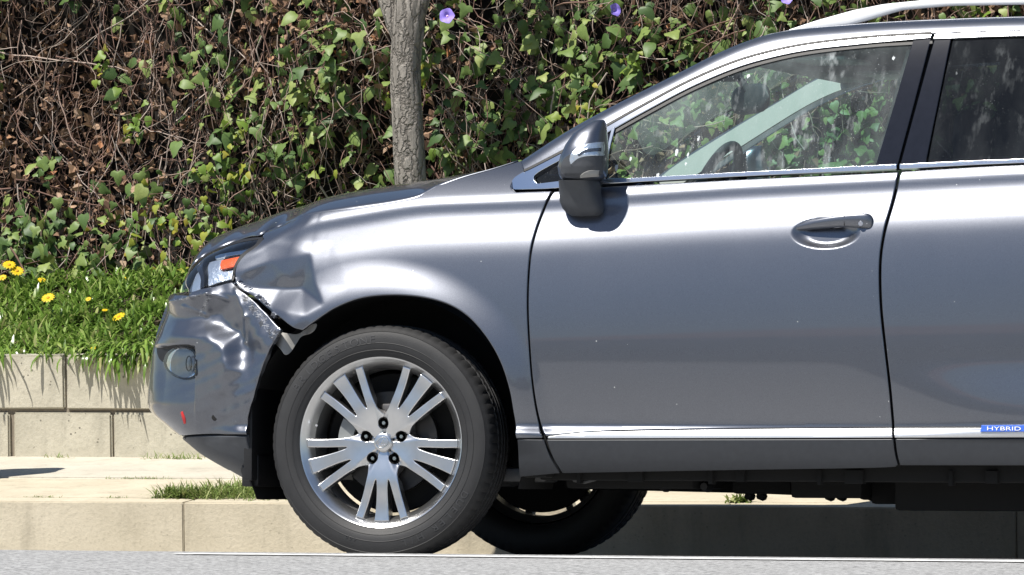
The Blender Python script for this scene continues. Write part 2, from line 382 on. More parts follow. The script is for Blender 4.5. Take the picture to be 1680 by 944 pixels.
def panel(name, f, segs, mat, parent, step=.008, grid=.016, rim=.0035, rec=.0025, depth=.018, off=0., y=.03, Q=None, scuff=None, fine=None):
    if Q is None: Q = outline(f, segs, step, y)
    Q1 = inset(Q, rim)
    lo, hi = Q1.min(0), Q1.max(0)
    gx, gz = np.meshgrid(np.arange(lo[0], hi[0], grid), np.arange(lo[1], hi[1], grid*.9)); gx = gx + (np.arange(gx.shape[0]) % 2)[:, None]*grid*.5
    P = np.stack([gx.ravel(), gz.ravel()], 1)
    if fine:
        a0, a1, b0, b1, gg = fine; P = P[~((P[:, 0] > a0) & (P[:, 0] < a1) & (P[:, 1] > b0) & (P[:, 1] < b1))]
        fx, fz = np.meshgrid(np.arange(a0+gg, a1-gg*.5, gg), np.arange(b0+gg, b1-gg*.5, gg)); P = np.vstack([P, np.stack([fx.ravel(), fz.ravel()], 1)])
    if len(P):
        ok = []
        for c in np.array_split(P, max(1, len(P)//4000)):
            i_, d_ = inside(c, Q1); ok.append(i_ & (d_ > min(grid, step*1.6)*.6))
        P = P[np.concatenate(ok)]
    V2 = [Vector(p) for p in np.vstack([Q1, P])] if len(P) else [Vector(p) for p in Q1]
    r = delaunay_2d_cdt(V2, [], [list(range(len(Q1)))], 1, 1e-6)
    vv = np.array([tuple(p) for p in r[0]]); orig = r[3]; mp = {}
    for i, l in enumerate(orig):
        for j in l: mp[j] = i
    n1 = nrm(f, vv[:, 0], vv[:, 1]); X1 = f(vv[:, 0], vv[:, 1])+n1*off
    faces = [tuple(q) for q in r[2]]
    b = len(vv); m = len(Q)
    nq = nrm(f, Q[:, 0], Q[:, 1]); Xq = f(Q[:, 0], Q[:, 1])
    e = np.roll(Xq, -1, 0)-np.roll(Xq, 1, 0); outd = np.cross(e, nq); outd /= np.linalg.norm(outd, axis=1, keepdims=True)+1e-12
    X0 = Xq+nq*(off-rec); n0 = nq*.62+outd*.78
    Xb = Xq+nq*(off-depth); verts = np.vstack([X1, X0, X0, Xb]); norms = np.vstack([n1, n0, outd, outd])
    for i in range(m):
        j = (i+1) % m
        if i in mp and j in mp: faces.append((b+i, b+j, mp[j], mp[i]))
        faces.append((b+2*m+i, b+2*m+j, b+m+j, b+m+i))
    norms /= np.linalg.norm(norms, axis=1, keepdims=True)+1e-12
    o = mob(name, verts, faces, mat, parent, True, norms)
    if scuff is not None:
        at = o.data.attributes.new('scuff', 'FLOAT', 'POINT'); u, v = projc(verts); at.data.foreach_set('value', scuff(u, v).astype(np.float32))
    return o

# ================================================================== THE SETTING
def mk_asphalt():
    n = NT('asphalt'); o = n.obj()
    a = n.noise(48, 5, .85, o); b = n.noise(2.2, 5, .6, o)
    c = n.mix(n.ramp(a, [(.40, 0.), (.60, 1.)]), (.11, .11, .11), (.52, .52, .52)); c = n.mix(n.math('MULTIPLY', b, .35), c, (.22, .22, .21))
    n.set(Base_Color=c, Roughness=.9, Normal=n.bump(a, .6, .006)); MAT['asphalt'] = n.m
mk_asphalt()
def mk_concrete(name, lo, hi, spot=.5, warm=None):
    n = NT(name); o = n.obj()
    big = n.noise(3.2, 6, .65, o); fine = n.noise(70, 5, .7, o); pit = n.add('TexVoronoi'); pit.inputs['Scale'].default_value = 38; n.l(o, pit.inputs['Vector'])
    c = n.mix(n.ramp(big, [(.3, 0.), (.7, 1.)]), lo, hi)
    c = n.mix(n.math('MULTIPLY', n.ramp(fine, [(.5, 0.), (.75, 1.)]), .35), c, tuple(x*.55 for x in lo))
    holes = n.math('MULTIPLY', n.math('LESS_THAN', pit.outputs['Distance'], .16), n.math('GREATER_THAN', n.noise(9, 2, vec=o), .55))
    c = n.mix(n.math('MULTIPLY', holes, spot), c, tuple(x*.35 for x in lo))
    stain = n.ramp(n.noise(1.0, 5, .6, n.scaled(o, (9, 9, 1.6))), [(.52, 0.), (.72, 1.)])
    c = n.mix(n.math('MULTIPLY', stain, .5), c, tuple(x*.6 for x in lo))
    h = n.math('SUBTRACT', n.math('ADD', fine, n.math('MULTIPLY', big, .6)), holes)
    n.set(Base_Color=c, Roughness=.92, Normal=n.bump(h, .45, .006)); MAT[name] = n.m
mk_concrete('kerb_concrete', (.45, .395, .29), (.57, .505, .385), .3)
mk_concrete('walk_concrete', (.45, .41, .335), (.55, .51, .425), .2)
mk_concrete('block_concrete', (.36, .335, .265), (.53, .495, .40), .8)
simple('mortar', (.21, .18, .14), .95, 0, .4, 40)
simple('soil', (.055, .04, .026), .95, 0, .4, 20, .5, 60)
simple('line_paint', (.78, .78, .76), .7, 0, .12, 30)
simple('dry_ground', (.20, .18, .12), .95, 0, .3, 3)

TAN = math.tan(RHO); YK = 2.3
def sheet(name, prof, x0, x1, mat, nx=2, parent=None):
    xs = np.linspace(x0, x1, nx); v = [(x, y, z) for x in xs for y, z in prof]; k = len(prof)
    f = [(i*k+j, (i+1)*k+j, (i+1)*k+j+1, i*k+j+1) for i in range(nx-1) for j in range(k-1)]
    return mob(name, v, f, mat, parent, False)
tag(sheet('road', [(-90, -.30), (-26, -.02), (-14, .10), (-5, .165), (-3.6, .158), (-2.0, .113), (-1.0, .079), (-.53, .060), (-.47, .056), (-.44, .0275), (0, 0), (YK+.02, -TAN*(YK+.02))], -120, 120, 'asphalt'), kind='structure')
tag(sheet('ground', [(5.3, .58), (7.4, .73), (30, .8), (150, .8)], -150, 150, 'dry_ground'), kind='structure')
# painted line on the asphalt
def rz(y): return np.interp(y, [-2, -1, -.53], [.113, .079, .060])
xa = W(285, 914, -.86)[0]; xb = W(1760, 926, -.86)[0]
lm = MB(); n_ = 60
for i in range(n_):
    a, b2 = xa+(xb-xa)*i/n_, xa+(xb-xa)*(i+1)/n_; wv = .05+.006*math.sin(i*1.7)
    if i == 0: wv *= .5
    lm.add([(a, -.86-wv, rz(-.86-wv)+.004), (b2, -.86-wv, rz(-.86-wv)+.004), (b2, -.86+wv, rz(-.86+wv)+.004), (a, -.86+wv, rz(-.86+wv)+.004)], [(0, 1, 2, 3)])
tag(lm.build('road_line', 'line_paint'), kind='structure')

# kerb and pavement, laid as separate castings and slabs
ZG = -TAN*YK; ZK = .039; SLP = .0322
def zw(y): return ZK+SLP*(y-YK)
simple('joint_fill', (.33, .29, .22), .95, 0, .3, 40)
kb = MB().box(-60, 60, YK+.016, YK+.15, -.6, ZK-.016); kerb = tag(kb.build('kerb', 'joint_fill'), kind='structure')
def slab_mesh(x0, x1, y0, y1, ztop, zbot, bev, front=0.):
    bm = bmesh.new(); bmesh.ops.create_cube(bm, size=1)
    for p in bm.verts:
        X = x0 if p.co.x < 0 else x1; Y = y0 if p.co.y < 0 else y1; Z = (ztop(Y) if p.co.z > 0 else zbot)
        if p.co.y < 0 and p.co.z > 0: Y += front
        p.co = (X, Y, Z)
    bmesh.ops.bevel(bm, geom=[e for e in bm.edges if all(v.co.z > zbot+.001 for v in e.verts) or abs(e.verts[0].co.z-e.verts[1].co.z) > .02], offset=bev, segments=3, affect='EDGES')
    m = MB(); bm.verts.index_update(); m.add([p.co[:] for p in bm.verts], [[p.index for p in f.verts] for f in bm.faces]); bm.free(); return m
xj = W(301, 870, YK)[0]
for i in range(-4, 5):
    x0 = xj+i*3.05
    slab_mesh(x0+.0015, x0+3.0485, YK, YK+.155, zw, -.4, .004, .003).build('kerb_section', 'kerb_concrete', kerb)
wb = sheet('pavement', [(YK+.155, zw(YK+.155)-.02), (4.1, zw(4.1)-.02)], -60, 60, 'mortar'); tag(wb, kind='structure')
for i in range(-9, 8):
    x0 = -.75+i*3.2
    slab_mesh(x0+.003, x0+3.197, YK+.158, 3.203, zw, -.1, .006).build('paving_slab', 'kerb_concrete', wb)
    slab_mesh(x0+.303, x0+3.497, 3.21, 4.10, lambda y: zw(y)+.004, -.1, .006).build('paving_slab', 'walk_concrete', wb)

# concrete block retaining wall
YW = 4.06; zt = W(100, 583, YW)[2]; zm = W(100, 675, YW)[2]
wall = empty('retaining_wall', (-2, YW, zw(YW))); tag(wall, 'low retaining wall of two courses of tan concrete blocks behind the pavement', 'wall')
def block_mesh(name, seed):
    rr = random.Random(seed); bm = bmesh.new(); bmesh.ops.create_cube(bm, size=1)
    L, H, D = .398, zt-zm-.009, .19
    for p in bm.verts: p.co = (p.co.x*L, p.co.y*D, p.co.z*H)
    bmesh.ops.bevel(bm, geom=bm.edges[:], offset=.006, segments=2, affect='EDGES')
    for p in bm.verts: p.co += Vector((rr.uniform(-1, 1), rr.uniform(-1, 1), rr.uniform(-1, 1)))*.0018
    me = bpy.data.meshes.new(name); bm.to_mesh(me); bm.free(); me.shade_smooth(); me.set_sharp_from_angle(angle=R(50)); me.materials.append(MAT['block_concrete']); return me
bms = [block_mesh('block', i) for i in range(5)]
xt = W(106, 620, YW)[0]; xl = W(20, 715, YW)[0]
for row, (x0, zc) in enumerate(((xt, (zt+zm)/2+.003), (xl, (zt+zm)/2-(zt-zm)-.002))):
    for i in range(-9, 15):
        o = bpy.data.objects.new('block', bms[(i*7+row*3) % 5]); COL.objects.link(o); o.parent = wall
        o.location = Vector((x0+.204+i*.408+random.uniform(-.001, .001), YW+.095+random.uniform(-.002, .004), zc))-wall.location
        if row == 1 and i == -1: o.location.x -= .008
mo = MB().box(-6, 6, YW+.018, YW+.17, -.1, zt-.012).build('mortar_bed', 'mortar', wall, False)
mo.location = -wall.location

# planted bank behind the wall
def zb(y): return float(np.interp(y, [YW, YW+.2, 5.45, 6.6], [zt-.03, zt-.02, .70, .75]))
bk = sheet('planting_bank', [(y, zb(y)) for y in np.linspace(YW+.17, 6.6, 12)], -7, 6, 'soil', 30); tag(bk, kind='structure')
for p in bk.data.vertices: p.co.z += random.uniform(-.012, .012)

# ------------------------------------------------------------------ foliage materials
def mk_leaf(name, stops, trans=.25, rough=.5, use='island'):
    n = NT(name); o = n.obj()
    rnd = n.add('NewGeometry').outputs['Random Per Island'] if use == 'island' else n.add('ObjectInfo').outputs['Random']
    c = n.ramp(rnd, stops); c = n.mix(n.math('MULTIPLY', n.noise(45 if use == 'island' else 4, 5, .7, o), .75), c, tuple(x*.5 for x in stops[0][1]))
    n.set(Base_Color=c, Roughness=rough, Specular_IOR_Level=.4)
    tl = n.add('BsdfTranslucent'); n.l(c, tl.inputs[0]); mx = n.add('MixShader'); mx.inputs[0].default_value = trans
    n.l(n.b.outputs[0], mx.inputs[1]); n.l(tl.outputs[0], mx.inputs[2]); n.l(mx.outputs[0], n.out.inputs[0]); MAT[name] = n.m
gst = [(0, (.075, .14, .045)), (.4, (.17, .27, .075)), (.75, (.27, .37, .10)), (1, (.42, .48, .15))]
yst = [(0, (.16, .27, .04)), (.5, (.25, .34, .05)), (.8, (.38, .38, .05)), (1, (.50, .36, .05))]
mk_leaf('ivy_green', gst); mk_leaf('ivy_green_single', gst, use='obj')
mk_leaf('ivy_yellow', yst); mk_leaf('ivy_yellow_single', yst, use='obj')
mk_leaf('dead_leaf', [(0, (.09, .05, .032)), (.3, (.20, .115, .07)), (.6, (.40, .24, .15)), (.85, (.55, .39, .27)), (.95, (.56, .34, .20)), (1, (.50, .20, .08))], .1, .8)
mk_leaf('dry_stem', [(0, (.13, .07, .055)), (.4, (.34, .21, .165)), (.75, (.54, .41, .34)), (1, (.72, .62, .55))], 0, .85)
mk_leaf('gazania_leaf', [(0, (.11, .20, .035)), (.4, (.21, .36, .06)), (.75, (.33, .48, .10)), (.94, (.50, .60, .20)), (1, (.55, .48, .24))], .35, .26)
mk_leaf('weed_leaf', [(0, (.14, .22, .04)), (.6, (.28, .37, .10)), (1, (.48, .46, .22))], .25, .6)
mk_leaf('yellow_petal', [(0, (.80, .56, .01)), (1, (.86, .66, .02))], .2, .5)
simple('flower_disc', (.55, .28, .01), .8)
simple('violet_petal', (.30, .22, .75), .6, 0, .25, 60)
simple('pale_throat', (.80, .55, .75), .6)
simple('hedge_backing', (.010, .007, .005), .95, 0, .5, 14)  # near-black colour stands in for the shade deep between the stems

# ------------------------------------------------------------------ vine-covered fence
VY = 5.56
hedge = empty('vine_hedge', (-1.3, VY, .70)); tag(hedge, 'tall tangle of dry brown stems and green climbing vine leaves filling the background', 'hedge')
H0 = np.array(hedge.location)
def vbump(x, z): return .05*math.sin(x*3.1+1.3*math.sin(z*2.7))+.04*math.sin(z*5.2+x*1.9)+.03*math.sin(x*9+z*4)
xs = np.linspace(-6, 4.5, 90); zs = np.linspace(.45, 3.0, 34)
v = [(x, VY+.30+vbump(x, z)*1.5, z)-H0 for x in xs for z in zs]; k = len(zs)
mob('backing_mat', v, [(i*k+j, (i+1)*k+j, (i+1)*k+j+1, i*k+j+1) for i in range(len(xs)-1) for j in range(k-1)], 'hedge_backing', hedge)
BL = [(350,120,60,120,.9),(520,110,90,120,1.),(470,250,120,80,1.),(375,280,60,45,.9),(330,370,120,65,1.2),(60,300,70,80,.5),(130,320,70,60,.45),(205,110,45,70,.6),(30,400,70,40,.9),(150,400,80,45,.8),(240,300,50,50,.4),
      (610,250,40,80,.8),(600,60,40,90,.8),(760,110,60,120,1.),(830,220,70,80,.9),(930,80,110,110,.9),(1050,60,80,80,.95),(1140,60,80,80,.75),(1230,40,80,60,.95),(880,150,60,80,.8),(1000,160,80,60,.5),(690,250,40,60,.4),(1330,200,200,160,.8),(1600,60,150,180,.8)]
YLW = [(560, 300, 40, 40), (640, 170, 14, 50), (480, 330, 60, 30), (300, 240, 40, 30), (700, 230, 14, 60), (180, 350, 30, 30), (1060, 120, 60, 40), (960, 200, 40, 40), (375,275,50,35),(330,370,110,60),(405,200,25,40),(712,110,16,60),(1640,15,40,40),(170,110,25,40),(230,190,30,60),(820,60,20,30),(250,330,20,30)]
def dens(u, v):
    d = .05
    for a, b, c, e, wt in BL: d += wt*math.exp(-((u-a)/c)**2-((v-b)/e)**2)
    if u < 280 and v < 260: d *= .45
    return min(1, d)
def yel(u, v): return max(math.exp(-((u-a)/c)**2-((v-b)/e)**2) for a, b, c, e in YLW)
def leaf_geo(kind):
    if kind == 0: half = [(0, .0), (.22, .10), (.40, -.06), (.44, -.28), (.30, -.50), (.14, -.78), (0, -1.)]       # heart
    elif kind == 1: half = [(0, .0), (.20, .12), (.42, .02), (.52, -.22), (.28, -.36), (.22, -.62), (0, -1.)]       # three lobes
    else: half = [(0, .02), (.16, .06), (.30, -.10), (.34, -.34), (.26, -.60), (.12, -.86), (0, -1.02)]
    vs = []; fs = []
    mid = [(0, half[0][1]-.0), (0, -.04), (0, -.15), (0, -.34), (0, -.55), (0, -.80), (0, -1.)]
    for i, (a, b) in enumerate(mid): vs.append((0, .07*math.sin(3*i/6.)*-1+.16*(b*b), b))
    for sg in (1, -1):
        st = len(vs)
        for i in range(1, 6): vs.append((sg*half[i][0], -.14*half[i][0]+.22*half[i][1]**2+.05*(i % 2), half[i][1]))
        idx = [0]+[st+i for i in range(5)]+[6]
        for i in range(6):
            a, b2, c, d2 = idx[i], idx[i+1], i+1, i
            q = [a, b2, c, d2] if sg > 0 else [d2, c, b2, a]
            q2 = []
            [q2.append(t) for t in q if t not in q2]
            fs.append(tuple(q2))
    return np.array(vs, float), fs
LG = [leaf_geo(i) for i in range(3)]
def rot_leaf(yaw, pitch, roll):
    return np.array(Matrix.Rotation(yaw, 3, 'Z') @ Matrix.Rotation(pitch, 3, 'X') @ Matrix.Rotation(roll, 3, 'Y'))
leaves = []
trail = []
while len(leaves) < 5000:
    if not trail:                                # leaves sit in trails that hang down a stem
        u, v = random.uniform(-500, 2100), random.uniform(-300, 460)
        inn = -20 < u < 1700 and v > -20
        if random.random() > (dens(u, v)**1.15 if inn else .4): continue
        n_ = random.choice((1, 2, 3, 4, 6, 9)); st_ = random.uniform(9, 22)
        trail = [(u+random.gauss(0, 9)+k*random.uniform(-2, 2), v+k*st_+random.uniform(-5, 5)) for k in range(n_)]
    u, v = trail.pop(); inn = -20 < u < 1700 and v > -20
    if v > 468: continue
    y_ = yel(u, v); isy = random.random() < .75*y_
    size = random.uniform(.036, .078) if u > 280 or v < 280 else random.uniform(.045, .075)
    if isy or (v > 320 and 240 < u < 460): size = random.uniform(.028, .05)
    if random.random() < .35: size *= .6
    p = W(u, v, VY); x, z = p[0], p[2]
    if z < .66: continue
    yy = VY+vbump(x, z)+random.uniform(-.10, .06)
    leaves.append((size*(1.3 if inn else .1), u, v, (x, yy, z), size, isy, random.choice((0, 1, 1, 2)), (random.gauss(-.15, .55), random.gauss(-.38, .5), random.gauss(0, .8))))
for a, b, c, e, n_ in ((375, 275, 45, 24, 30), (330, 370, 85, 42, 46), (712, 110, 8, 45, 20), (405, 205, 14, 28, 8), (232, 190, 20, 45, 12), (168, 112, 14, 24, 8)):
    for _ in range(n_):
        u, v = random.gauss(a, c*.6), random.gauss(b, e*.6); p = W(u, v, VY); size = random.uniform(.028, .05)
        leaves.append((size*1.3, u, v, (p[0], VY+vbump(p[0], p[2])-random.uniform(.05, .12), p[2]), size, random.random() < .8, random.choice((0, 1, 2)), (random.gauss(-.15, .5), random.gauss(-.4, .4), random.gauss(0, .6))))
vis = sorted([l for l in leaves if -10 < l[1] < 1300 and -10 < l[2] < 460 and not (l[1] > 300+2.2*(470-l[2]) and l[2] > 250)], key=lambda l: -l[0])
single = set(id(l) for l in vis[:300])
lm_ = {}
for kd in range(3):
    for y_ in (0, 1):
        me = bpy.data.meshes.new('leaf'); me.from_pydata([tuple(p) for p in LG[kd][0]], [], LG[kd][1]); me.shade_smooth(); me.materials.append(MAT['ivy_yellow_single' if y_ else 'ivy_green_single']); lm_[kd, y_] = me
stuff = {0: ([], []), 1: ([], [])}
for l in leaves:
    _, u, v, p, size, isy, kd, (a, b, c) = l
    if id(l) in single:
        o = bpy.data.objects.new('leaf', lm_[kd, int(isy)]); COL.objects.link(o); o.parent = hedge
        o.location = np.array(p)-H0; o.scale = (size,)*3; o.rotation_euler = (Matrix.Rotation(a, 3, 'Z') @ Matrix.Rotation(b, 3, 'X') @ Matrix.Rotation(c, 3, 'Y')).to_euler()
    else:
        vs, fs = LG[kd]; V, Fc = stuff[int(isy)]; bse = len(V)
        V.extend((vs*size) @ rot_leaf(a, b, c).T + np.array(p)-H0); Fc.extend(tuple(i+bse for i in f) for f in fs)
for y_ in (0, 1): tag(mob('leaf_mass', stuff[y_][0], stuff[y_][1], 'ivy_yellow' if y_ else 'ivy_green', hedge), kind='stuff')
# dead leaves
V = []; Fc = []
for i in range(23000):
    x, z = random.uniform(-5.2, 2.6), random.uniform(.62, 2.4); yy = VY+vbump(x, z)+random.uniform(-.05, .24)
    if math.sin(x*4+z*2)+math.sin(z*5.3-x*2.2)+random.uniform(-1.6, 1.6) < -.3: continue
    s_ = random.uniform(.012, .038); m = rot_leaf(random.gauss(0, .9), random.gauss(-.4, .8), random.uniform(-3, 3))
    q = np.array([(0, 0, 0), (.55, .25, -.4), (.3, .1, -1.), (0, -.2, -1.35), (-.35, .2, -.9), (-.5, .15, -.35)])*s_; q[:, 1] += np.array([random.uniform(-.4, .4) for _ in range(6)])*s_
    b = len(V); V.extend(q @ m.T+np.array((x, yy, z))-H0); Fc += [(b, b+1, b+2), (b, b+2, b+3), (b, b+3, b+4), (b, b+4, b+5)]
tag(mob('dead_leaves', V, Fc, 'dead_leaf', hedge, False), kind='stuff')
# stems
V = []; Fc = []
def stem(p, dirv, length, rad, wob, grav, nseg):
    p = np.array(p, float); dv = np.array(dirv, float); prev = None; st = length/nseg
    for i in range(nseg+1):
        t = dv/np.linalg.norm(dv); a = np.cross(t, (0.3, 1., .2)); a /= np.linalg.norm(a); b2 = np.cross(t, a); rr = rad*(1-.5*i/nseg)
        base = len(V); V.extend([p+a*rr-H0, p-a*rr*.5+b2*rr*.87-H0, p-a*rr*.5-b2*rr*.87-H0])
        if prev is not None:
            for j in range(3): Fc.append((prev+j, prev+(j+1) % 3, base+(j+1) % 3, base+j))
        prev = base; p = p+t*st; dv = t+np.array([random.gauss(0, wob), random.gauss(0, wob*.5), random.gauss(0, wob)-grav])
        lim = VY+vbump(p[0], p[2])
        if p[1] < lim-.10: dv[1] = abs(dv[1])+.15
        if p[1] > lim+.22: dv[1] = -abs(dv[1])-.15
for i in range(6800):
    x, z = random.uniform(-5.2, 2.6), random.uniform(.8, 2.9); yy = VY+vbump(x, z)+random.uniform(-.07, .2)
    if random.random() < .62: stem((x, yy, z), (random.gauss(0, .25), random.gauss(0, .1), -1), random.uniform(.2, .8), random.uniform(.0013, .0032), .34, .06, 12)
    elif random.random() < .85: stem((x, yy, z), (random.gauss(0, 1), random.gauss(0, .3), random.gauss(-.3, .7)), random.uniform(.1, .45), random.uniform(.0012, .0028), .45, .05, 9)
    else: stem((x, yy-.05, z), (random.gauss(0, 1), random.gauss(0, .2), random.gauss(-.2, .6)), random.uniform(.2, .7), random.uniform(.003, .005), .14, .02, 9)
tag(mob('dry_stems', V, Fc, 'dry_stem', hedge, True), kind='stuff')
# violet trumpet flowers on the vine
for (u, v, r_, tl) in ((733, 26, .030, .1), (1010, 16, .026, 1.0), (1291, -3, .024, .2)):
    c = W(u, v, VY-.16)-H0; m = Matrix.Rotation(tl, 3, 'Z') @ Matrix.Rotation(R(-12), 3, 'X')
    vs = []; fs = []; N = 20
    for k_, (rr, yy) in enumerate(((.12, .9), (.2, .35), (.62, .06), (1., 0.))):
        for j in range(N):
            a = 2*math.pi*j/N; q = 1+(.07*math.cos(5*a) if k_ == 3 else 0); vs.append(Vector(c)+m @ Vector((rr*q*math.cos(a)*r_, (yy+(.08*math.cos(5*a) if k_ == 3 else 0))*r_, rr*q*math.sin(a)*r_)))
    for k_ in range(3):
        for j in range(N): fs.append((k_*N+j, (k_+1)*N+j, (k_+1)*N+(j+1) % N, k_*N+(j+1) % N))
    fl = mob('flower', vs, fs, 'violet_petal', hedge)
    th = MB().lathe([(.002, .28*r_), (.17*r_, .33*r_)], 12); mob('flower_throat', [Vector(c)+m @ Vector(p) for p in th.v], th.f, 'pale_throat', fl)

# ------------------------------------------------------------------ street tree in front of the vines
def mk_bark():
    n = NT('bark'); o = n.obj(); s_ = n.scaled(o, (34, 34, 9))
    v = n.add('TexVoronoi', feature='DISTANCE_TO_EDGE'); v.inputs['Scale'].default_value = 1.9; wn = n.add('VectorMath', operation='ADD'); nz = n.add('TexNoise'); nz.inputs['Scale'].default_value = 45; n.l(o, nz.inputs['Vector']); vs_ = n.add('VectorMath', operation='SCALE'); vs_.inputs['Scale'].default_value = .4; n.l(nz.outputs['Color'], vs_.inputs[0]); n.l(n.scaled(o, (17, 17, 4.5)), wn.inputs[0]); n.l(vs_.outputs[0], wn.inputs[1]); n.l(wn.outputs[0], v.inputs['Vector'])
    fis = n.ramp(v.outputs['Distance'], [(.0, 0.), (.16, 1.)]); gr = n.noise(1, 7, .75, s_, .8)
    c = n.mix(n.ramp(gr, [(.32, 0.), (.7, 1.)]), (.14, .125, .11), (.38, .35, .31)); c = n.mix(n.math('MULTIPLY', n.math('SUBTRACT', 1., fis), .5), c, (.055, .045, .038))
    h = n.math('ADD', n.math('MULTIPLY', fis, .7), gr); n.set(Base_Color=c, Roughness=.95, Normal=n.bump(h, .9, .012)); MAT['bark'] = n.m
mk_bark()
TY = 5.12
tb = W(695, 470, TY); tb[2] = zb(TY)-.03
tree = empty('street_tree', tb); tag(tree, 'grey barked young tree trunk forking above the bonnet in front of the vines', 'tree')
T0 = tb
def limb(pts, rads, n=18, rough=.006, seed=0):
    rr = random.Random(seed); P = crom3(pts, 8); rad = np.interp(np.linspace(0, 1, len(P)), np.linspace(0, 1, len(rads)), rads)
    m = MB(); m.tube([tuple(p) for p in P], [float(x) for x in rad], n)
    ph = [rr.uniform(0, 6) for _ in range(4)]
    out = []
    for i, p in enumerate(m.v):
        ring, j = divmod(i, n); c = P[ring]; d = np.array(p)-c; a = 2*math.pi*j/n
        q = 1+(rough/.06)*(math.sin(3*a+ph[0]+ring*.25)*.5+math.sin(7*a+ph[1]-ring*.4)*.35+math.sin(11*a+ring*1.1+ph[2])*.3); out.append(c+d*q)
    m.v = [tuple(q) for q in out]; return m
def crom3(P, k):  # smooth curve through points
    P = np.asarray(P, float); Q = np.vstack([2*P[0]-P[1], P, 2*P[-1]-P[-2]]); out = []
    for i in range(1, len(Q)-2):
        p0, p1, p2, p3 = Q[i-1:i+3]
        for t in np.linspace(0, 1, k, endpoint=False): out.append(.5*((2*p1)+(-p0+p2)*t+(2*p0-5*p1+4*p2-p3)*t*t+(-p0+3*p1-3*p2+p3)*t**3))
    out.append(P[-1]); return np.array(out)
def T(u, v): return W(u, v, TY)-T0
p0 = np.zeros(3); fork = T(668, 45)
trunk = limb([p0, T(676, 330), T(670, 230), T(666, 120), T(669, 50), T(673, 5), T(678, -60), T(682, -120)], [.075, .062, .0605, .059, .062, .060, .052, .040], 40, .0035, 1).build('trunk', 'bark', tree, True, 180)
L1 = [T(660, 75), T(632, -5), T(600, -120), T(540, -420), np.array((-.55, .1, 3.6)), np.array((-.7, .2, 4.9))]
L2 = [T(674, 40), T(694, -20), T(708, -130), T(735, -420), np.array((.35, -.1, 3.5)), np.array((.5, -.15, 5.0))]
L3 = [T(668, 40), T(672, -90), T(668, -300), T(665, -600), np.array((-.05, .2, 4.01)), np.array((.0, .3, 5.4))]
for i, (L, r0) in enumerate(((L1, .034), (L2, .045), (L3, .05))): limb(L, [r0, r0*.9, r0*.8, r0*.6, r0*.4, .006], 18, .004, 5+i).build('limb', 'bark', tree, True, 180)
V = []; Fc = []
cl = [(random.gauss(-.05, .75), random.gauss(.1, .6), random.uniform(4.6, 6.2)) for _ in range(26)]
for c in cl:
    for _ in range(55):
        d = np.array([random.gauss(0, .2) for _ in range(3)]); s_ = random.uniform(.05, .08); vs, fs = LG[2]; b = len(V)
        V.extend((vs*s_) @ rot_leaf(random.uniform(0, 6), random.uniform(-1, 1), random.uniform(-1, 1)).T+np.array(c)+d); Fc.extend(tuple(i+b for i in f) for f in fs)
tag(mob('crown', V, Fc, 'ivy_green', tree), kind='stuff')

# ------------------------------------------------------------------ ground cover with yellow daisies
V = []; Fc = []
def blade(p, az, lean, L, wd, curl):
    b = len(V); d = np.array((math.cos(az), math.sin(az), 0.)); side = np.array((-math.sin(az), math.cos(az), 0.))
    q = np.array(p, float); el = lean
    for i, wf in enumerate((.35, .8, 1., .75, .08)):
        V.extend([q-side*wd*wf, q+side*wd*wf]); q = q+(d*math.cos(el)+np.array((0, 0, math.sin(el))))*L/4; el -= curl
        if i: Fc.append((b+2*i-2, b+2*i-1, b+2*i+1, b+2*i))
def tuft_at(x, y, n, zoff=0, big=1.):
    z = zb(y)+zoff
    for _ in range(n): blade((x+random.gauss(0, .02), y+random.gauss(0, .02), z), random.uniform(0, 6.283), random.uniform(.5, 1.45), random.uniform(.045, .10)*big, random.uniform(.0036, .0078), random.uniform(.08, .42))
def hump(x, y): return .05*math.sin(x*5+y*3)+.035*math.sin(x*11-y*6)
for _ in range(3000):
    x, y = random.uniform(-4.2, -.7), random.uniform(YW+.12, 5.47); tuft_at(x, y, random.randint(6, 9), max(-.01, hump(x, y)), 1.05)
for _ in range(700):
    x, y = random.uniform(-6.5, 4), random.uniform(YW+.15, 5.45)
    if not -4.2 < x < -.7: tuft_at(x, y, 5)
def spill(u0, u1, n, dn):
    for _ in range(n):
        x = W(random.uniform(u0, u1), 590, YW)[0]; blade((x, YW+random.uniform(-.01, .07), zt+random.uniform(-.01, .05)), random.gauss(-1.57, .7), random.uniform(-.5, .7), random.uniform(.08, .15)*dn, random.uniform(.004, .007), random.uniform(.25, .6))
spill(140, 300, 150, .8); spill(160, 255, 60, 1.2); spill(-20, 8, 20, 1.1); spill(60, 140, 40, .6); spill(300, 700, 250, .9)
tag(mob('ground_cover', V, Fc, 'gazania_leaf', None, True), kind='stuff')
FL = [(15, 435, 'yellow daisy at the left edge of the photo, the highest one, against the brown vines'), (28, 445, 'yellow daisy just below the highest daisy, second from the left edge'), (4, 456, 'yellow daisy cut by the left edge of the photo, above the grass'),
      (68, 460, 'small yellow daisy half sunk in the leaves right of the left cluster'), (79, 489, 'large round yellow daisy in the middle of the green ground cover, left of the car'), (145, 491, 'small dim yellow daisy between the two large ones in the green leaves'),
      (195, 520, 'large yellow daisy nearest to the bumper of the car in the ground cover'), (155, 571, 'lowest yellow daisy, just above the top of the block wall'), (172, 509, 'tiny yellow daisy bud left above the large daisy by the bumper'), (210, 457, 'yellow daisy at the foot of the vines, left of the headlight'), (259, 453, 'yellow daisy at the foot of the vines closest to the headlight')]
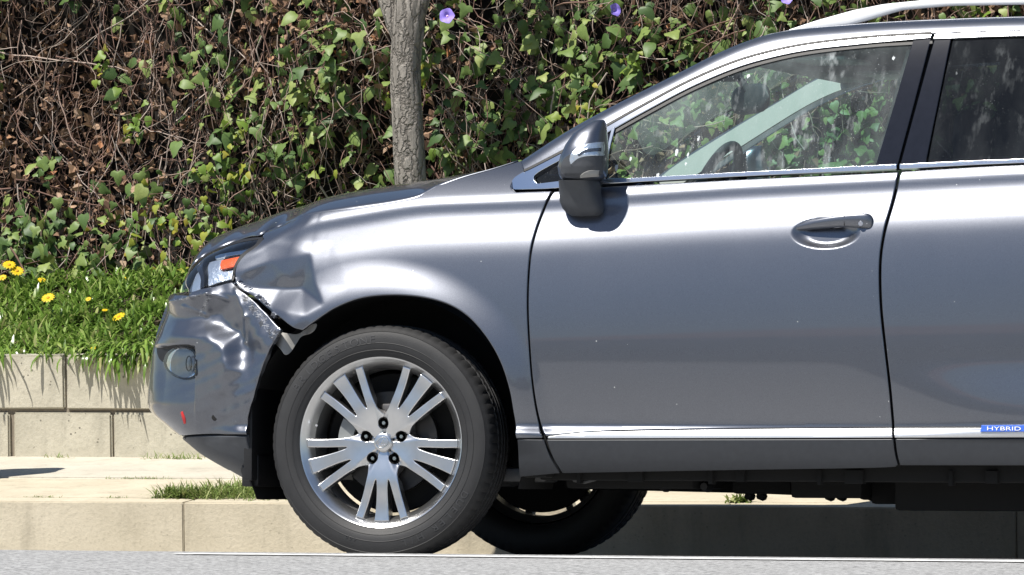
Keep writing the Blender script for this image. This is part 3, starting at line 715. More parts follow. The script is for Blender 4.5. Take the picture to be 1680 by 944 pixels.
for i, (u, v, lab) in enumerate(FL):
    big = u in (79, 195) or v < 450; r_ = .027 if big else (.018 if v != 509 and u != 145 else .012)
    y = 4.16 if v > 560 else (4.48 if v > 515 else (4.75 if v > 480 else 5.3)); c = W(u, v, y)
    fo = empty('yellow_daisy', (c[0], c[1]+.02, zb(y))); tag(fo, lab, 'flower', 'yellow daisies in the ground cover'); b0 = np.array(fo.location)
    MB().tube([(0, 0, 0), (.004, .004, (c[2]-b0[2])*.6), tuple(c-b0+np.array((0, .012, -.004)))], .0022, 6).build('stem', 'gazania_leaf', fo)
    vs = []; fs = []; n = 13; m = Matrix.Rotation(random.uniform(-.5, .5), 3, 'Z') @ Matrix.Rotation(random.uniform(.35, .8), 3, 'X')
    for j in range(n):
        a = 2*math.pi*j/n+random.uniform(-.06, .06); b = len(vs)
        for rr, wd, zz in ((.12, .10, 0), (.6, .20, .10), (.9, .15, .08), (1.03, .03, .02)):
            for sg in (-1, 1): vs.append(Vector(c-b0)+m @ Vector(((rr*math.cos(a)-sg*wd*math.sin(a))*r_, (rr*math.sin(a)+sg*wd*math.cos(a))*r_, zz*r_)))
        fs += [(b+2*q, b+2*q+1, b+2*q+3, b+2*q+2) for q in range(3)]
    mob('petals', vs, fs, 'yellow_petal', fo)
    dv = []; df = []
    for k_, (rr, zz) in enumerate(((.27, .02), (.24, .14), (.12, .2), (.01, .21))): dv += [Vector(c-b0)+m @ Vector((rr*math.cos(2*math.pi*j/12)*r_, rr*math.sin(2*math.pi*j/12)*r_, zz*r_)) for j in range(12)]
    for k_ in range(3): df += [(k_*12+j, k_*12+(j+1) % 12, k_*12+12+(j+1) % 12, k_*12+12+j) for j in range(12)]
    mob('flower_centre', dv, df, 'flower_disc', fo)

# weeds on the pavement
def weed(label, pts, n, L, wd, lean=(.25, 1.3)):
    global V, Fc
    V = []; Fc = []
    for _ in range(n):
        (xa_, ya_, sx, sy) = random.choice(pts); x, y = xa_+sx*max(-2, min(2, random.gauss(0, 1))), max(YK+.03, ya_+sy*max(-2, min(2, random.gauss(0, 1)))); z = zw(min(y, YW)) if y > YK else ZK
        blade((x, y, z-.003), random.uniform(0, 6.28), random.uniform(*lean), random.uniform(.5, 1.2)*L, random.uniform(.6, 1.2)*wd, random.uniform(.05, .4))
    cx, cy = pts[0][0], pts[0][1]; V = [np.array(p)-np.array((cx, cy, zw(cy))) for p in V]
    o = mob('weed_tuft', V, Fc, 'weed_leaf'); o.location = (cx, cy, zw(cy)); tag(o, label, 'weed', 'weeds growing in the pavement joints')
def wx(u, v, y): return W(u, v, y)[0]
weed('long green grass tuft on the kerb in front of the wheel', [(wx(395, 815, 2.65), 2.65, .07, .12), (wx(420, 812, 2.65), 2.65, .09, .1), (wx(340, 818, 2.55), 2.55, .08, .06), (wx(300, 822, 2.48), 2.48, .05, .02), (wx(455, 815, 2.6), 2.6, .08, .1)], 3000, .068, .0024)
weed('small leafy weed on the pavement seen under the car body', [(wx(1212, 828, 2.45), 2.45, .022, .02)], 70, .05, .006)
weed('pale weed at the foot of the block wall beside the bumper', [(wx(272, 748, 4.01), 4.01, .05, .01), (wx(310, 748, 4.01), 4.01, .05, .01)], 150, .045, .0018)
weed('tiny weed at the foot of the block wall at far left', [(wx(97, 750, 4.03), 4.03, .03, .008)], 50, .03, .0016)
weed('low strip of weeds in the pavement joint left of the grass tuft', [(wx(250, 786, 3.207), 3.207, .06, .006), (wx(215, 786, 3.207), 3.207, .05, .006)], 160, .016, .0015)
weed('thin weeds along the back edge of the kerb at far left', [(wx(70, 824, 2.457), 2.457, .035, .006)], 70, .016, .0015)
weed('short thin weeds on the back edge of the kerb just left of the grass tuft', [(wx(190, 824, 2.457), 2.457, .025, .006)], 50, .016, .0015)

# ================================================================== THE CAR
car = empty('parked_suv'); car.rotation_euler = (-RHO, 0, 0)
tag(car, 'silver grey sport utility car parked at the kerb with a crumpled front bumper and fender', 'car')
CY = .935                                        # centre plane of the car
def scuffs(u, v):
    s = np.zeros_like(u)
    for a, b2, wd, k in (((388, 470), (452, 552), 20, 1.), ((286, 493), (345, 481), 7, .95), ((327, 516), (346, 482), 6, 1.), ((303, 505), (327, 517), 5, .9), ((335, 500), (345, 490), 9, .9), ((440, 550), (415, 640), 7, .6), ((352, 700), (400, 700), 9, .75), ((365, 690), (395, 692), 6, .6),
                         ((270, 590), (302, 690), 3.5, .8), ((280, 530), (345, 532), 7, .6), ((290, 710), (300, 716), 6, .8), ((395, 468), (480, 536), 6, .5), ((400, 500), (425, 545), 12, .7)):
        d, t = seg_d(u, v, a, b2); s = np.maximum(s, k*np.exp(-(d/wd)**2))
    return s
hood_edge = [(430, 387), (460, 369), (496, 355), (560, 344), (630, 334), (680, 324), (700, 314), (718, 304)]
# --- near side panels, traced round their real shut lines
panel('front_fender', S, [hood_edge, [(718, 304), (760, 291), (810, 277), (856, 263)], [(856, 263), (861, 281)], [(861, 281), (846, 292), (838, 306), (846, 315)], [(846, 315), (905, 313)],
      [(905, 313), (890, 345), (877.3, 380), (868.3, 420), (864.3, 480), (865.3, 540), (871.3, 620), (882.5, 690), (890.5, 719)], [(889, 719), (847, 720)],
      [(847, 720), (843, 680), (836, 640), (822, 596), (800, 556), (770, 521), (735, 499), (690, 487), (640, 484), (592, 489), (550, 505), (515, 528), (496, 542)],
      [(496, 542), (480, 537), (462, 523), (440, 505), (418, 488), (389, 470)], [(389, 470), (385, 455), (388, 435), (402, 416), (420, 403), (431, 393), (430, 387)]], 'paint', car, .006, .010, scuff=scuffs, fine=(-.53, -.14, .76, 1.02, .0048))
panel('front_door', S, [[(909, 314), (1000, 306), (1200, 295), (1350, 288), (1474, 282)], [(1474, 282), (1463, 330), (1449, 380), (1442, 430), (1443, 500), (1450, 570), (1458, 640), (1463, 701)],
      [(1463, 701), (1200, 703), (1000, 706), (930, 711), (896, 716)], [(896, 716), (886, 690), (874, 620), (868, 540), (867, 480), (871, 420), (880, 380), (893, 345), (909, 314)]], 'paint', car, .006, .010, fine=(1.34, 1.63, .98, 1.16, .004))
RD = [[(1479, 281), (1560, 276), (1680, 270), (1990, 262)], [(1990, 262), (1975, 330), (1945, 400), (1890, 470), (1820, 540), (1780, 620), (1765, 701)], [(1765, 701), (1467, 701)],
      [(1467, 701), (1462, 640), (1454, 570), (1447, 500), (1446, 430), (1453, 380), (1467, 330), (1479, 281)]]
panel('rear_door', S, RD, 'paint', car, .006, .012)
aq = [('p', 2.741+.465*math.cos(R(a)), .38+.465*math.sin(R(a))) for a in range(172, -9, -12)]
panel('rear_quarter', S, [[(1995, 262), (1980, 330), (1950, 400), (1895, 470), (1825, 540), (1785, 620), (1770, 702)], [(1770, 702), aq[0]], aq, [aq[-1], ('p', 3.55, .36)], [('p', 3.55, .36), ('p', 3.66, .8), ('p', 3.6, 1.27)], [('p', 3.6, 1.27), (1995, 262)]], 'paint', car, .02, .03)
# bright strip along the bottom of the doors and the dark sill below it
panel('door_moulding', S, [[(899, 717), (930, 712.5), (1000, 708), (1200, 704.5), (1463, 702.5)], [(1463, 702.5), (1464, 718.5)], [(1464, 718.5), (1200, 719), (899, 719.5)], [(899, 719.5), (899, 717)]], 'bright_moulding', car, .006, .012, .0012, .001, .012)
md = panel('door_moulding', S, [[(1467, 702.5), (1765, 702.5)], [(1765, 702.5), (1765, 718)], [(1765, 718), (1468, 718.5)], [(1468, 718.5), (1467, 702.5)]], 'bright_moulding', car, .006, .012, .0012, .001, .012)
panel('sill', S, [[(849, 722), (892, 722)], [(892, 722), (902, 750), (918, 777)], [(918, 777), (853, 783)], [(853, 783), (849, 722)]], 'sill_grey', car, .006, .012, .002, .002)
panel('sill', S, [[(897, 722), (1200, 721.5), (1465, 721)], [(1465, 721), (1468, 745), (1473, 764)], [(1473, 764), (1440, 768), (1200, 772), (923, 777)], [(923, 777), (907, 750), (897, 722)]], 'sill_grey', car, .006, .012, .002, .002)
panel('sill', S, [[(1469, 721), (1765, 720.5)], [(1765, 720.5), (1765, 764)], [(1765, 764), (1477, 764)], [(1477, 764), (1472, 745), (1469, 721)]], 'sill_grey', car, .006, .012, .002, .002)
# body structure behind the gaps
panel('body_shell', S, [[('p', .52, .30), ('p', 2.2, .30)], [('p', 2.2, .30), ('p', 2.2, .7), ('p', 2.5, 1.2)], [('p', 2.5, 1.2), ('p', 1.2, 1.19), ('p', .6, 1.16)], [('p', .6, 1.16), ('p', .52, .30)]], 'void_black', car, .04, .05, .004, .002, .02, -.034)
# --- front bumper, torn away from the fender along its upper rear edge
panel('front_bumper', S, [[('p', S_END, .90), (296, 484), (312, 479), (334, 473), (352, 470), (368, 466), (381, 463)], [(381, 463), (392, 474), (412, 490), (436, 514), (455, 535), (461, 541)],
      [(461, 541), (448, 562), (434, 590), (424, 620), (413, 660), (406, 695), (404, 714)], [(404, 714), (370, 713), (335, 713), (300, 716), ('p', -.9, .40), ('p', S_END, .40)], [('p', S_END, .40), ('p', S_END, .90)]], 'paint', car, .005, .0055, scuff=scuffs)
panel('bumper_valance', S, [[('p', S_END, .392), ('p', -.9, .392), (303, 719), (350, 716), (404, 717)], [(404, 717), (406, 755), (413, 795)], [(413, 795), (395, 784), (372, 769), ('p', -.85, .285), ('p', S_END, .29)], [('p', S_END, .29), ('p', S_END, .392)]], 'dark_plastic', car, .006, .012, scuff=lambda u, v: .0*u)
# headlight: dark housing, chrome bowl, amber side reflector, silver strip, clear lens
HL = [[(431, 389), (408, 391), (386, 396), (353, 408), (332, 421), (312, 440)], [(312, 440), (302, 458), (297, 480)], [(297, 480), (315, 476), (334, 470), (360, 462), (381, 458)], [(381, 458), (384, 440), (400, 417), (418, 404), (428, 394), (431, 389)]]
hl = panel('headlight', S, HL, 'lamp_dark', car, .005, .010, .002, .002, .05, -.030)
panel('reflector_bowl', S, [[(338, 424), (352, 420), (362, 418)], [(362, 418), (358, 441), (383, 441)], [(383, 441), (381, 453), (360, 459), (336, 466)], [(336, 466), (335, 445), (338, 424)]], 'reflector', hl, .004, .006, .0015, .001, .01, -.018)
panel('reflector_bowl', S, [[(312, 444), (326, 430)], [(326, 430), (322, 450), (324, 468)], [(324, 468), (304, 476)], [(304, 476), (312, 444)]], 'reflector', hl, .004, .006, .0015, .001, .01, -.024)
panel('amber_reflector', S, [[(360, 424), (403, 415)], [(403, 415), (395, 427), (388, 435)], [(388, 435), (359, 440)], [(359, 440), (360, 424)]], 'amber', hl, .004, .005, .001, .001, .01, -.010)
panel('trim_strip', S, [[(350, 414), (380, 408), (414, 404)], [(414, 404), (408, 411)], [(408, 411), (380, 414), (350, 420)], [(350, 420), (350, 414)]], 'chrome', hl, .004, .006, .001, .001, .008, -.012)
panel('lamp_bezel', S, [[(327, 424), (334, 421)], [(334, 421), (330, 445), (331, 471)], [(331, 471), (325, 473)], [(325, 473), (323, 448), (327, 424)]], 'black_gloss', hl, .004, .006, .001, .001, .02, -.010)
panel('lens', S, HL, 'clear_lens', hl, .005, .010, .002, .002, .004, -.001)
panel('headlight_gasket', S, [[(431, 389), (408, 391), (386, 396), (353, 408), (332, 421), (332, 424)], [(332, 424), (353, 411), (386, 400), (408, 395), (424, 393)], [(424, 393), (418, 402), (400, 414), (384, 437), (379, 459)], [(379, 459), (383, 460), (387, 440), (403, 418), (421, 405), (431, 394), (431, 389)]], 'black_plastic', hl, .004, .01, .0008, .0005, .01, .0005)
# fog lamp
fl = [[(272, 596), (277, 582), (290, 572), (306, 571), (319, 580)], [(319, 580), (321, 600), (320, 616)], [(320, 616), (305, 621), (288, 616), (276, 606), (272, 596)]]
def fbowl(s, z):
    P = S(s, z); ff = FGC; q = ((np.asarray(s)-ff[0])/.075)**2+((P[..., 2]-ff[1])/.052)**2; P = P.copy(); P[..., 1] += .026*np.clip(1-q, 0, 1); return P
FGC = inv(S, 300, 596)
fg = panel('fog_lamp', fbowl, fl, 'chrome', car, .003, .004, .0015, -.001, .01, .001)
c = S(*inv(S, 313, 597)); nn = nrm(S, *[np.array(q) for q in inv(S, 313, 597)])
ring = MB(); t1 = Vector((0, 0, 1)); t2 = Vector(nn).cross(t1).normalized(); ns = 24
ring.tube([tuple(Vector(c)+Vector(nn)*.008+(t1*math.cos(a)*.024+t2*math.sin(a)*.014)) for a in [2*math.pi*i/ns for i in range(ns+1)]], .0022, 6); ring.build('lamp_ring', 'black_gloss', fg)
panel('lens', S, fl, 'clear_lens', fg, .003, .006, .0015, .001, .004, .012)
panel('fog_surround', S, [[(257, 571), (272, 569), (290, 566), (310, 566), (321, 574)], [(321, 574), (319, 579), (306, 570), (290, 571), (276, 581), (271, 596)], [(271, 596), (262, 590), (257, 571)]], 'black_plastic', car, .004, .006, .001, .001, .01, .0008)
hp = S(*inv(S, 352, 685)); fr_ = crom(np.array([q for sg in fl for q in sg[:-1]]+[(272, 596)]), 2); cf = fr_.mean(0); ro = [tuple(cf+(p-cf)*1.10) for p in fr_]; ri = [tuple(cf+(p-cf)*.96) for p in fr_]
panel('fog_gasket', S, [ro, [ro[-1], ri[-1]], ri[::-1], [ri[0], ro[0]]], 'black_gloss', fg, .003, .01, .0006, .0004, .01, .0022)
MB().lathe([(0, -.001), (.0095, -.001), (.0115, .004), (.009, .02)], 20, *hp).build('sensor_hole', 'void_black', car)
panel('red_scrape', S, [[(297, 676), (300, 675)], [(300, 675), (304, 686), (305, 695)], [(305, 695), (302, 696)], [(302, 696), (299, 686), (297, 676)]], 'red_scrape', car, .003, .01, .0005, .0002, .002, .0012)
# torn liner bracket showing in the gap
bp = [(449, 553), (456, 545), (472, 547), (489, 548), (503, 538), (518, 531), (517, 540), (508, 547), (496, 551), (487, 563), (478, 577), (469, 582), (459, 572), (450, 562)]
fb = lambda s, z: np.stack([np.asarray(s, float), .045+.3*(np.asarray(z)-.72)+.02*np.sin(np.asarray(s)*60), np.asarray(z, float)], -1)
panel('torn_bracket', fb, [bp+bp[:1]], 'grey_plastic', car, .004, .008, .001, .001, .004)
# --- bonnet: from the fender line over to the centre, both halves
def hoodsurf():
    tip = [inv(S, *q) for q in ((312, 438), (332, 419), (353, 406), (386, 393), (408, 388), (428, 385))]
    near = [tuple(S(S_END+.28, .885)), tuple(S(S_END+.45, .91))]+[tuple(S(*q)) for q in tip]+[tuple(S(*inv(S, u, v+.6))+np.array((0, .004, -.001))) for u, v in hood_edge[1:]]+[tuple(S(*inv(S, u, v-1))) for u, v in ((760, 291), (810, 277), (850, 264))]
    N = crom3(near, 8)
    d = np.concatenate([[0], np.cumsum(np.linalg.norm(np.diff(N, axis=0), axis=1))]); d /= d[-1]
    mid = crom3([(-.985, CY, .86), (-.955, CY, .95), (-.88, CY, 1.03), (-.74, CY, 1.095), (-.55, CY, 1.155), (-.30, CY, 1.215), (0., CY, 1.26), (.22, CY, 1.285)], 12)
    e = np.concatenate([[0], np.cumsum(np.linalg.norm(np.diff(mid, axis=0), axis=1))]); e /= e[-1]
    a = np.linspace(0, 1, 90); NN = np.stack([np.interp(a, d, N[:, i]) for i in range(3)], 1); MM = np.stack([np.interp(a, e, mid[:, i]) for i in range(3)], 1)
    t = np.linspace(0, 1, 24); rows = []
    for tt in t:
        zz = 1-(1-tt)**3.6; P = NN*(1-tt)+MM*tt; P[:, 2] = NN[:, 2]+(MM[:, 2]-NN[:, 2])*zz
        xx = 1-(1-tt)**1.7; P[:, 0] = NN[:, 0]+(MM[:, 0]-NN[:, 0])*(.45*tt+.55*xx) ; rows.append(P)
    return rows
rows = hoodsurf(); full = rows+[np.stack([r[:, 0], 2*CY-r[:, 1], r[:, 2]], 1) for r in rows[::-1][1:]]
m = MB(); n = len(full[0]); m.add([p for r in full for p in r], [(i*n+j, (i+1)*n+j, (i+1)*n+j+1, i*n+j+1)[::-1] for i in range(len(full)-1) for j in range(n-1)])
hood = m.build('bonnet', 'paint', car, True, 180); sm = hood.modifiers.new('thickness', 'SOLIDIFY'); sm.thickness = .006; sm.offset = -1
# --- pillars and roof
TRT = [(861, 281), (880, 272), (935, 243), (1003, 203), (1060, 171), (1130, 134), (1200, 104), (1260, 86), (1330, 72), (1430, 61), (1530, 55), (1680, 50), (1850, 50), (2000, 60), (2100, 80)]
silp = [('p', float(q[0]), float(q[1])-.002) for q in SILC[::4] if q[0] < SILP[-2][0]]
panel('roof_pillar', G, [silp, [silp[-1], (2240, 220)], [(2240, 220), (2100, 80)], TRT[::-1], [TRT[0], (857, 263)], [(857, 263), silp[0]]], 'paint', car, .008, .012, .002, .001, .012, y=.25)
def edge3(x): z = np.interp(x, SILC[:, 0], SILC[:, 1])-.002; return G(np.array(x), np.array(z))
def cross(x0, x1, nx, ny, bulge_z, bulge_x, name, mat, thick, yin=0., inv_=False):
    V, Fc = [], []
    for i in range(nx+1):
        e = edge3(x0+(x1-x0)*i/nx)
        for j in range(ny+1):
            t = -1+2*j/ny; yy = CY+t*(CY-e[1]-yin); q = 1-t*t; tt = i/nx
            V.append((e[0]-bulge_x*q*(1-.35*tt), yy, e[2]+bulge_z*q))
    Fc = [(i*(ny+1)+j, (i+1)*(ny+1)+j, (i+1)*(ny+1)+j+1, i*(ny+1)+j+1) for i in range(nx) for j in range(ny)]
    o = mob(name, V, Fc, mat, car)
    if thick: s_ = o.modifiers.new('thickness', 'SOLIDIFY'); s_.thickness = thick; s_.offset = -1
    return o
x_ws = SILP[0][0]; x_hd = SILP[5][0]; x_re = SILP[-2][0]
cross(x_hd, x_re, 40, 20, .028, .0, 'roof', 'paint', .01)
cross(x_ws+.02, x_hd-.02, 24, 20, .02, .13, 'windscreen', 'screen_glass', 0)
hl_ = cross(x_hd+.02, x_re-.05, 24, 12, .02, .0, 'headliner', 'headliner', .01, .03); hl_.location = Vector((0, 0, -.045))
MB().box(x_hd-.03, x_hd+.10, .42, 2*CY-.42, 1.60, 1.645, .01).build('windscreen_header', 'headliner', car)
# roof rail: silver bar standing off the roof on a long front foot
RT = [(1296, 49), (1340, 34), (1400, 17), (1450, 7), (1520, 0), (1680, -4), (1850, -4), (2050, 8), (2200, 40), (2260, 60)]
RB = [(1300, 52), (1345, 49), (1395, 43), (1428, 33), (1480, 17), (1560, 10), (1680, 8), (1850, 8), (2030, 22), (2180, 62), (2255, 66)]
def rail(yc):
    us = list(np.linspace(1297, 1420, 14))+list(np.linspace(1432, 2255, 50)); rings = []
    for u in us:
        vt = np.interp(u, *zip(*RT)); vb = np.interp(u, *zip(*RB)); a = A(u, vt, yc); b = A(u, max(vb, vt+2), yc); h = (a[2]-b[2])/2; zc = (a[2]+b[2])/2
        rings.append([(a[0], yc+.016*np.sign(math.cos(q))*abs(math.cos(q))**.7, zc+h*np.sign(math.sin(q))*abs(math.sin(q))**.6) for q in [2*math.pi*j/16 for j in range(16)]])
    return rings
rr = MB().loft(rail(.44)).build('roof_rail', 'rail_silver', car, True, 60)
# --- windows
TOP_OUT = TRT
def offv(P, d): return [(u, v+d) for u, v in P]
# chrome surround: upper strip and belt strip
seg_top = [(861, 283), (880, 274), (935, 245), (1003, 205), (1060, 173), (1130, 136), (1200, 106), (1260, 88), (1330, 74), (1430, 63), (1529, 57)]
def para(P, d):                                  # offset of a pixel polyline towards its lower right
    P = np.asarray(P, float); t = np.gradient(P, axis=0); t /= np.linalg.norm(t, axis=1, keepdims=True); return [tuple(q) for q in P+np.stack([-t[:, 1], t[:, 0]], 1)*d]
in_top = para(seg_top, 8.5)
tr = panel('window_trim', G, [seg_top, [seg_top[-1], (1526, 66)], in_top[::-1][1:], [in_top[0], seg_top[0]]], 'chrome', car, .006, .01, .0016, .002, .012, .004, y=.2)
gp = para(seg_top, -5); gq = para(seg_top, -.8)
panel('window_seal', G, [gp, [gp[-1], gq[-1]], gq[::-1], [gq[0], gp[0]]], 'black_plastic', car, .006, .01, .001, .001, .012, .002, y=.2)
seal = para(seg_top, 9.2); seal2 = para(seg_top, 14.5)
panel('window_seal', G, [seal, [seal[-1], seal2[-1]], seal2[::-1], [seal2[0], seal[0]]], 'black_plastic', car, .006, .01, .001, .001, .012, -.002, y=.2)
panel('window_trim', G, [[(1534, 57), (1680, 52), (1850, 52), (1990, 61)], [(1990, 61), (1986, 68)], [(1986, 68), (1850, 61), (1680, 60), (1532, 65)], [(1532, 65), (1534, 57)]], 'chrome', car, .006, .01, .0016, .002, .012, .004, y=.3)
# belt strip with the pointed front end
panel('window_trim', G, [[(838, 307), (845, 294), (860, 284)], [(860, 284), (873, 283), (936, 251)], [(936, 251), (934, 257), (884, 285), (878, 296), (884, 303)], [(884, 303), (940, 297), (996, 296), (1200, 285), (1472, 271)], [(1472, 271), (1472, 279)], [(1472, 279), (1200, 292), (1000, 303), (905, 311), (848, 313)], [(848, 313), (840, 312), (838, 307)]], 'chrome', car, .005, .01, .0014, .002, .015, .010, y=.13)
panel('window_trim', G, [[(1477, 271), (1680, 262), (1985, 252)], [(1985, 252), (1985, 261)], [(1985, 261), (1680, 269), (1477, 279)], [(1477, 279), (1477, 271)]], 'chrome', car, .006, .01, .0014, .002, .015, .010, y=.13)
# quarter light, divider, glass, pillar covers
panel('quarter_light', G, [[(886, 302), (880, 295), (886, 286), (936, 258), (985, 230)], [(985, 230), (980, 297)], [(980, 297), (886, 302)]], 'privacy_glass', car, .006, .012, .0015, .001, .006, -.004, y=.15)
panel('window_divider', G, [[(985, 229), (1006, 214)], [(1006, 214), (999, 250), (995, 296)], [(995, 296), (978, 297)], [(978, 297), (985, 229)]], 'black_gloss', car, .006, .012, .0015, .001, .01, .0, y=.15)
panel('divider_strip', G, [[(1004, 213), (1010, 209)], [(1010, 209), (1000, 250), (994, 296)], [(994, 296), (990, 296)], [(990, 296), (996, 250), (1004, 213)]], 'chrome', car, .005, .01, .0008, .001, .01, .006, y=.15)
FG = para(seg_top[3:], 13)
fgl = [(1011, 212)]+FG[1:-1]+[(1500, 68)]
panel('window_glass', G, [fgl, [(1500, 68), (1437, 274)], [(1437, 274), (1200, 286), (996, 298)], [(996, 298), (1000, 255), (1011, 212)]], 'window_glass', car, .006, .012, .001, .0005, .004, -.006, y=.2)
RGo = [[(1563, 64), (1680, 59), (1850, 60), (1985, 68)], [(1985, 68), (1978, 254)], [(1978, 254), (1680, 263), (1521, 269)], [(1521, 269), (1563, 64)]]
panel('window_glass', G, RGo, 'privacy_glass', car, .008, .014, .001, .0005, .004, -.006, y=.25)
panel('pillar_cover', G, [[(1499, 62), (1528, 60)], [(1528, 60), (1499, 170), (1472, 271)], [(1472, 271), (1436, 273)], [(1436, 273), (1467, 170), (1499, 62)]], 'black_gloss', car, .006, .012, .002, .002, .012, -.0015, y=.2)
panel('pillar_cover', G, [[(1534, 60), (1561, 58)], [(1561, 58), (1540, 160), (1518, 268)], [(1518, 268), (1477, 270)], [(1477, 270), (1504, 170), (1534, 60)]], 'black_gloss', car, .006, .012, .002, .002, .012, -.0015, y=.2)
panel('pillar_core', G, [[(1490, 62), (1565, 60)], [(1565, 60), (1518, 272)], [(1518, 272), (1432, 276)], [(1432, 276), (1490, 62)]], 'void_black', car, .01, .02, .001, .001, .01, -.018, y=.2)
panel('side_glass_rear', G, [[('p', 2.85, 1.32), ('p', 3.25, 1.34)], [('p', 3.25, 1.34), ('p', 2.9, 1.62)], [('p', 2.9, 1.62), ('p', 2.85, 1.32)]], 'privacy_glass', car, .02, .03, .001, .0005, .004, -.004)
# --- tail: simple closed back, outside the photograph
tg = [(3.62, .30, .36), (3.68, .24, .80), (3.58, .30, 1.27), (3.30, .42, 1.55), (float(x_re), .47, float(edge3(x_re)[2]))]
m = MB(); m.add([q for p in tg for q in (p, (p[0]+.08, CY, p[2]+.01), (p[0], 2*CY-p[1], p[2]))], [(3*i+j, 3*i+j+1, 3*i+4+j, 3*i+3+j) for i in range(4) for j in range(2)]); m.build('tailgate', 'paint', car)

# --- door handle
us = np.linspace(0, 1, 48); HR = []
hc = [(1297, 380), (1310, 374), (1340, 367), (1380, 362), (1410, 361), (1428, 363), (1436, 367)]
hh = [1.2, 5, 8, 10, 12, 11.5, 2.5]; ho = [-.001, .008, .020, .027, .027, .021, .004]
HCC = crom3([(a[0], a[1], b_, c_) for a, b_, c_ in zip(hc, hh, ho)], 8)
for t in us:
    q4 = crom(HC4, 100)[0] if False else HCC[int(round(t*(len(HCC)-1)))]; u, v, h, of = q4[0], q4[1]+1, max(.6, q4[2])/517, q4[3]
    b = A(u, v, .055); base = .052 if True else 0
    b = A(u, v, base-of); th = .011
    HR.append([(b[0], b[1]+th*(math.cos(q)), b[2]+h*np.sign(math.sin(q))*abs(math.sin(q))**.75-.004*math.cos(q)) for q in [2*math.pi*j/18 for j in range(18)]])
hd = MB().loft(HR).build('door_handle', 'paint', car, True, 80)
kc = A(1412, 367, .052-.037); MB().lathe([(0, -.0015), (.0075, -.0015), (.0085, .0), (.0085, .012)], 20, *kc).build('key_lock', 'chrome', hd)
lj = A(1385, 362, .052-.0375); MB().box(lj[0]-.0008, lj[0]+.0008, lj[1]-.0006, lj[1]+.006, lj[2]-.016, lj[2]+.016).build('handle_joint', 'void_black', hd)

# --- door mirror: painted cap with clear repeater, dark lower shell, broad foot
def msec(v, ul, ur, y0, y1, p=2.6, n=28):
    y0 = y0*.95+.085; y1 = y1+.085
    ym = (y0+y1)/2; a = A(ul, v, ym); b = A(ur, v, ym); cx, hx, hy, z = (a[0]+b[0])/2, (b[0]-a[0])/2, (y1-y0)/2, a[2]
    return [(cx+hx*np.sign(math.cos(q))*abs(math.cos(q))**(2/p), ym+hy*np.sign(math.sin(q))*abs(math.sin(q))**(2/p), z) for q in [2*math.pi*j/n for j in range(n)]]
MS = [(197, 984, 990, -.075, -.06), (198.5, 975, 992, -.088, -.03), (203, 967, 992.5, -.10, -.015), (208, 960, 993, -.115, -.005), (220, 944, 993, -.138, .004), (238, 932, 994, -.160, .01), (256, 924, 994, -.172, .012), (274, 919, 994, -.168, .012), (287, 920, 993, -.158, .01), (293, 923, 990, -.145, .01), (296.5, 927, 980, -.12, .0)]
mi = MB().loft([msec(*q) for q in MS]).build('door_mirror', 'paint', car, True, 70)
MB().loft([msec(v, ul, ur, y0, y1, 3.2) for v, ul, ur, y0, y1 in ((297.5, 923, 977, -.13, .06), (308, 923, 981, -.115, .06), (320, 922.5, 985, -.10, .06), (331, 922.5, 989, -.09, .06), (343, 927, 992.5, -.08, .06), (350, 933, 992, -.07, .06), (355.5, 942, 987, -.055, .06))]).build('mirror_foot', 'dark_plastic', mi, True, 60)
def msurf(s, z):
    s = np.asarray(s, float); z = np.asarray(z, float); sh = s.shape; out = np.zeros(sh+(3,)); R_ = [msec(*q) for q in MS]; zs = np.array([r[0][2] for r in R_])
    cx = np.array([(max(p[0] for p in r)+min(p[0] for p in r))/2 for r in R_]); hx = np.array([(max(p[0] for p in r)-min(p[0] for p in r))/2 for r in R_]); y0 = np.array([min(p[1] for p in r) for r in R_]); y1 = np.array([max(p[1] for p in r) for r in R_])
    o = np.argsort(zs); f = lambda a: np.interp(z, zs[o], a[o]); C_, H_, Y0, Y1 = f(cx), f(hx), f(y0), f(y1)
    q = np.clip(np.abs((s-C_)/H_), 0, .995); yy = (Y0+Y1)/2-(Y1-Y0)/2*(1-q**2.6)**(1/2.6)
    return np.stack([s, yy, z], -1)
panel('mirror_shell', msurf, [[(928, 288), (921, 278), (925, 262), (936, 253)], [(936, 253), (938, 272), (950, 257), (990, 256)], [(990, 256), (990, 286)], [(990, 286), (960, 292), (928, 288)]], 'dark_plastic', mi, .003, .006, .001, .001, .003, .003, y=-.04)
ti = panel('turn_repeater', msurf, [[(936, 256), (944, 245), (958, 238), (990, 234)], [(990, 234), (990, 256)], [(990, 256), (960, 257), (948, 261), (937, 270)], [(937, 270), (935, 263), (936, 256)]], 'reflector', mi, .003, .005, .001, .001, .003, .0035, y=-.04)
panel('repeater_bar', msurf, [[(948, 254), (962, 246), (985, 243)], [(985, 243), (985, 249)], [(985, 249), (962, 251), (950, 257)], [(950, 257), (948, 254)]], 'lamp_dark', ti, .003, .005, .0005, .0005, .002, .005, y=-.04)
panel('lens', msurf, [[(936, 256), (944, 245), (958, 238), (990, 234)], [(990, 234), (990, 256)], [(990, 256), (960, 257), (948, 261), (937, 270)], [(937, 270), (935, 263), (936, 256)]], 'clear_lens', ti, .003, .005, .001, .001, .003, .007, y=-.04)
panel('puddle_lamp', msurf, [[(952, 287), (965, 280), (982, 279)], [(982, 279), (982, 289)], [(982, 289), (952, 291)], [(952, 291), (952, 287)]], 'grey_plastic', mi, .003, .005, .0008, .0005, .002, .0045, y=-.04)

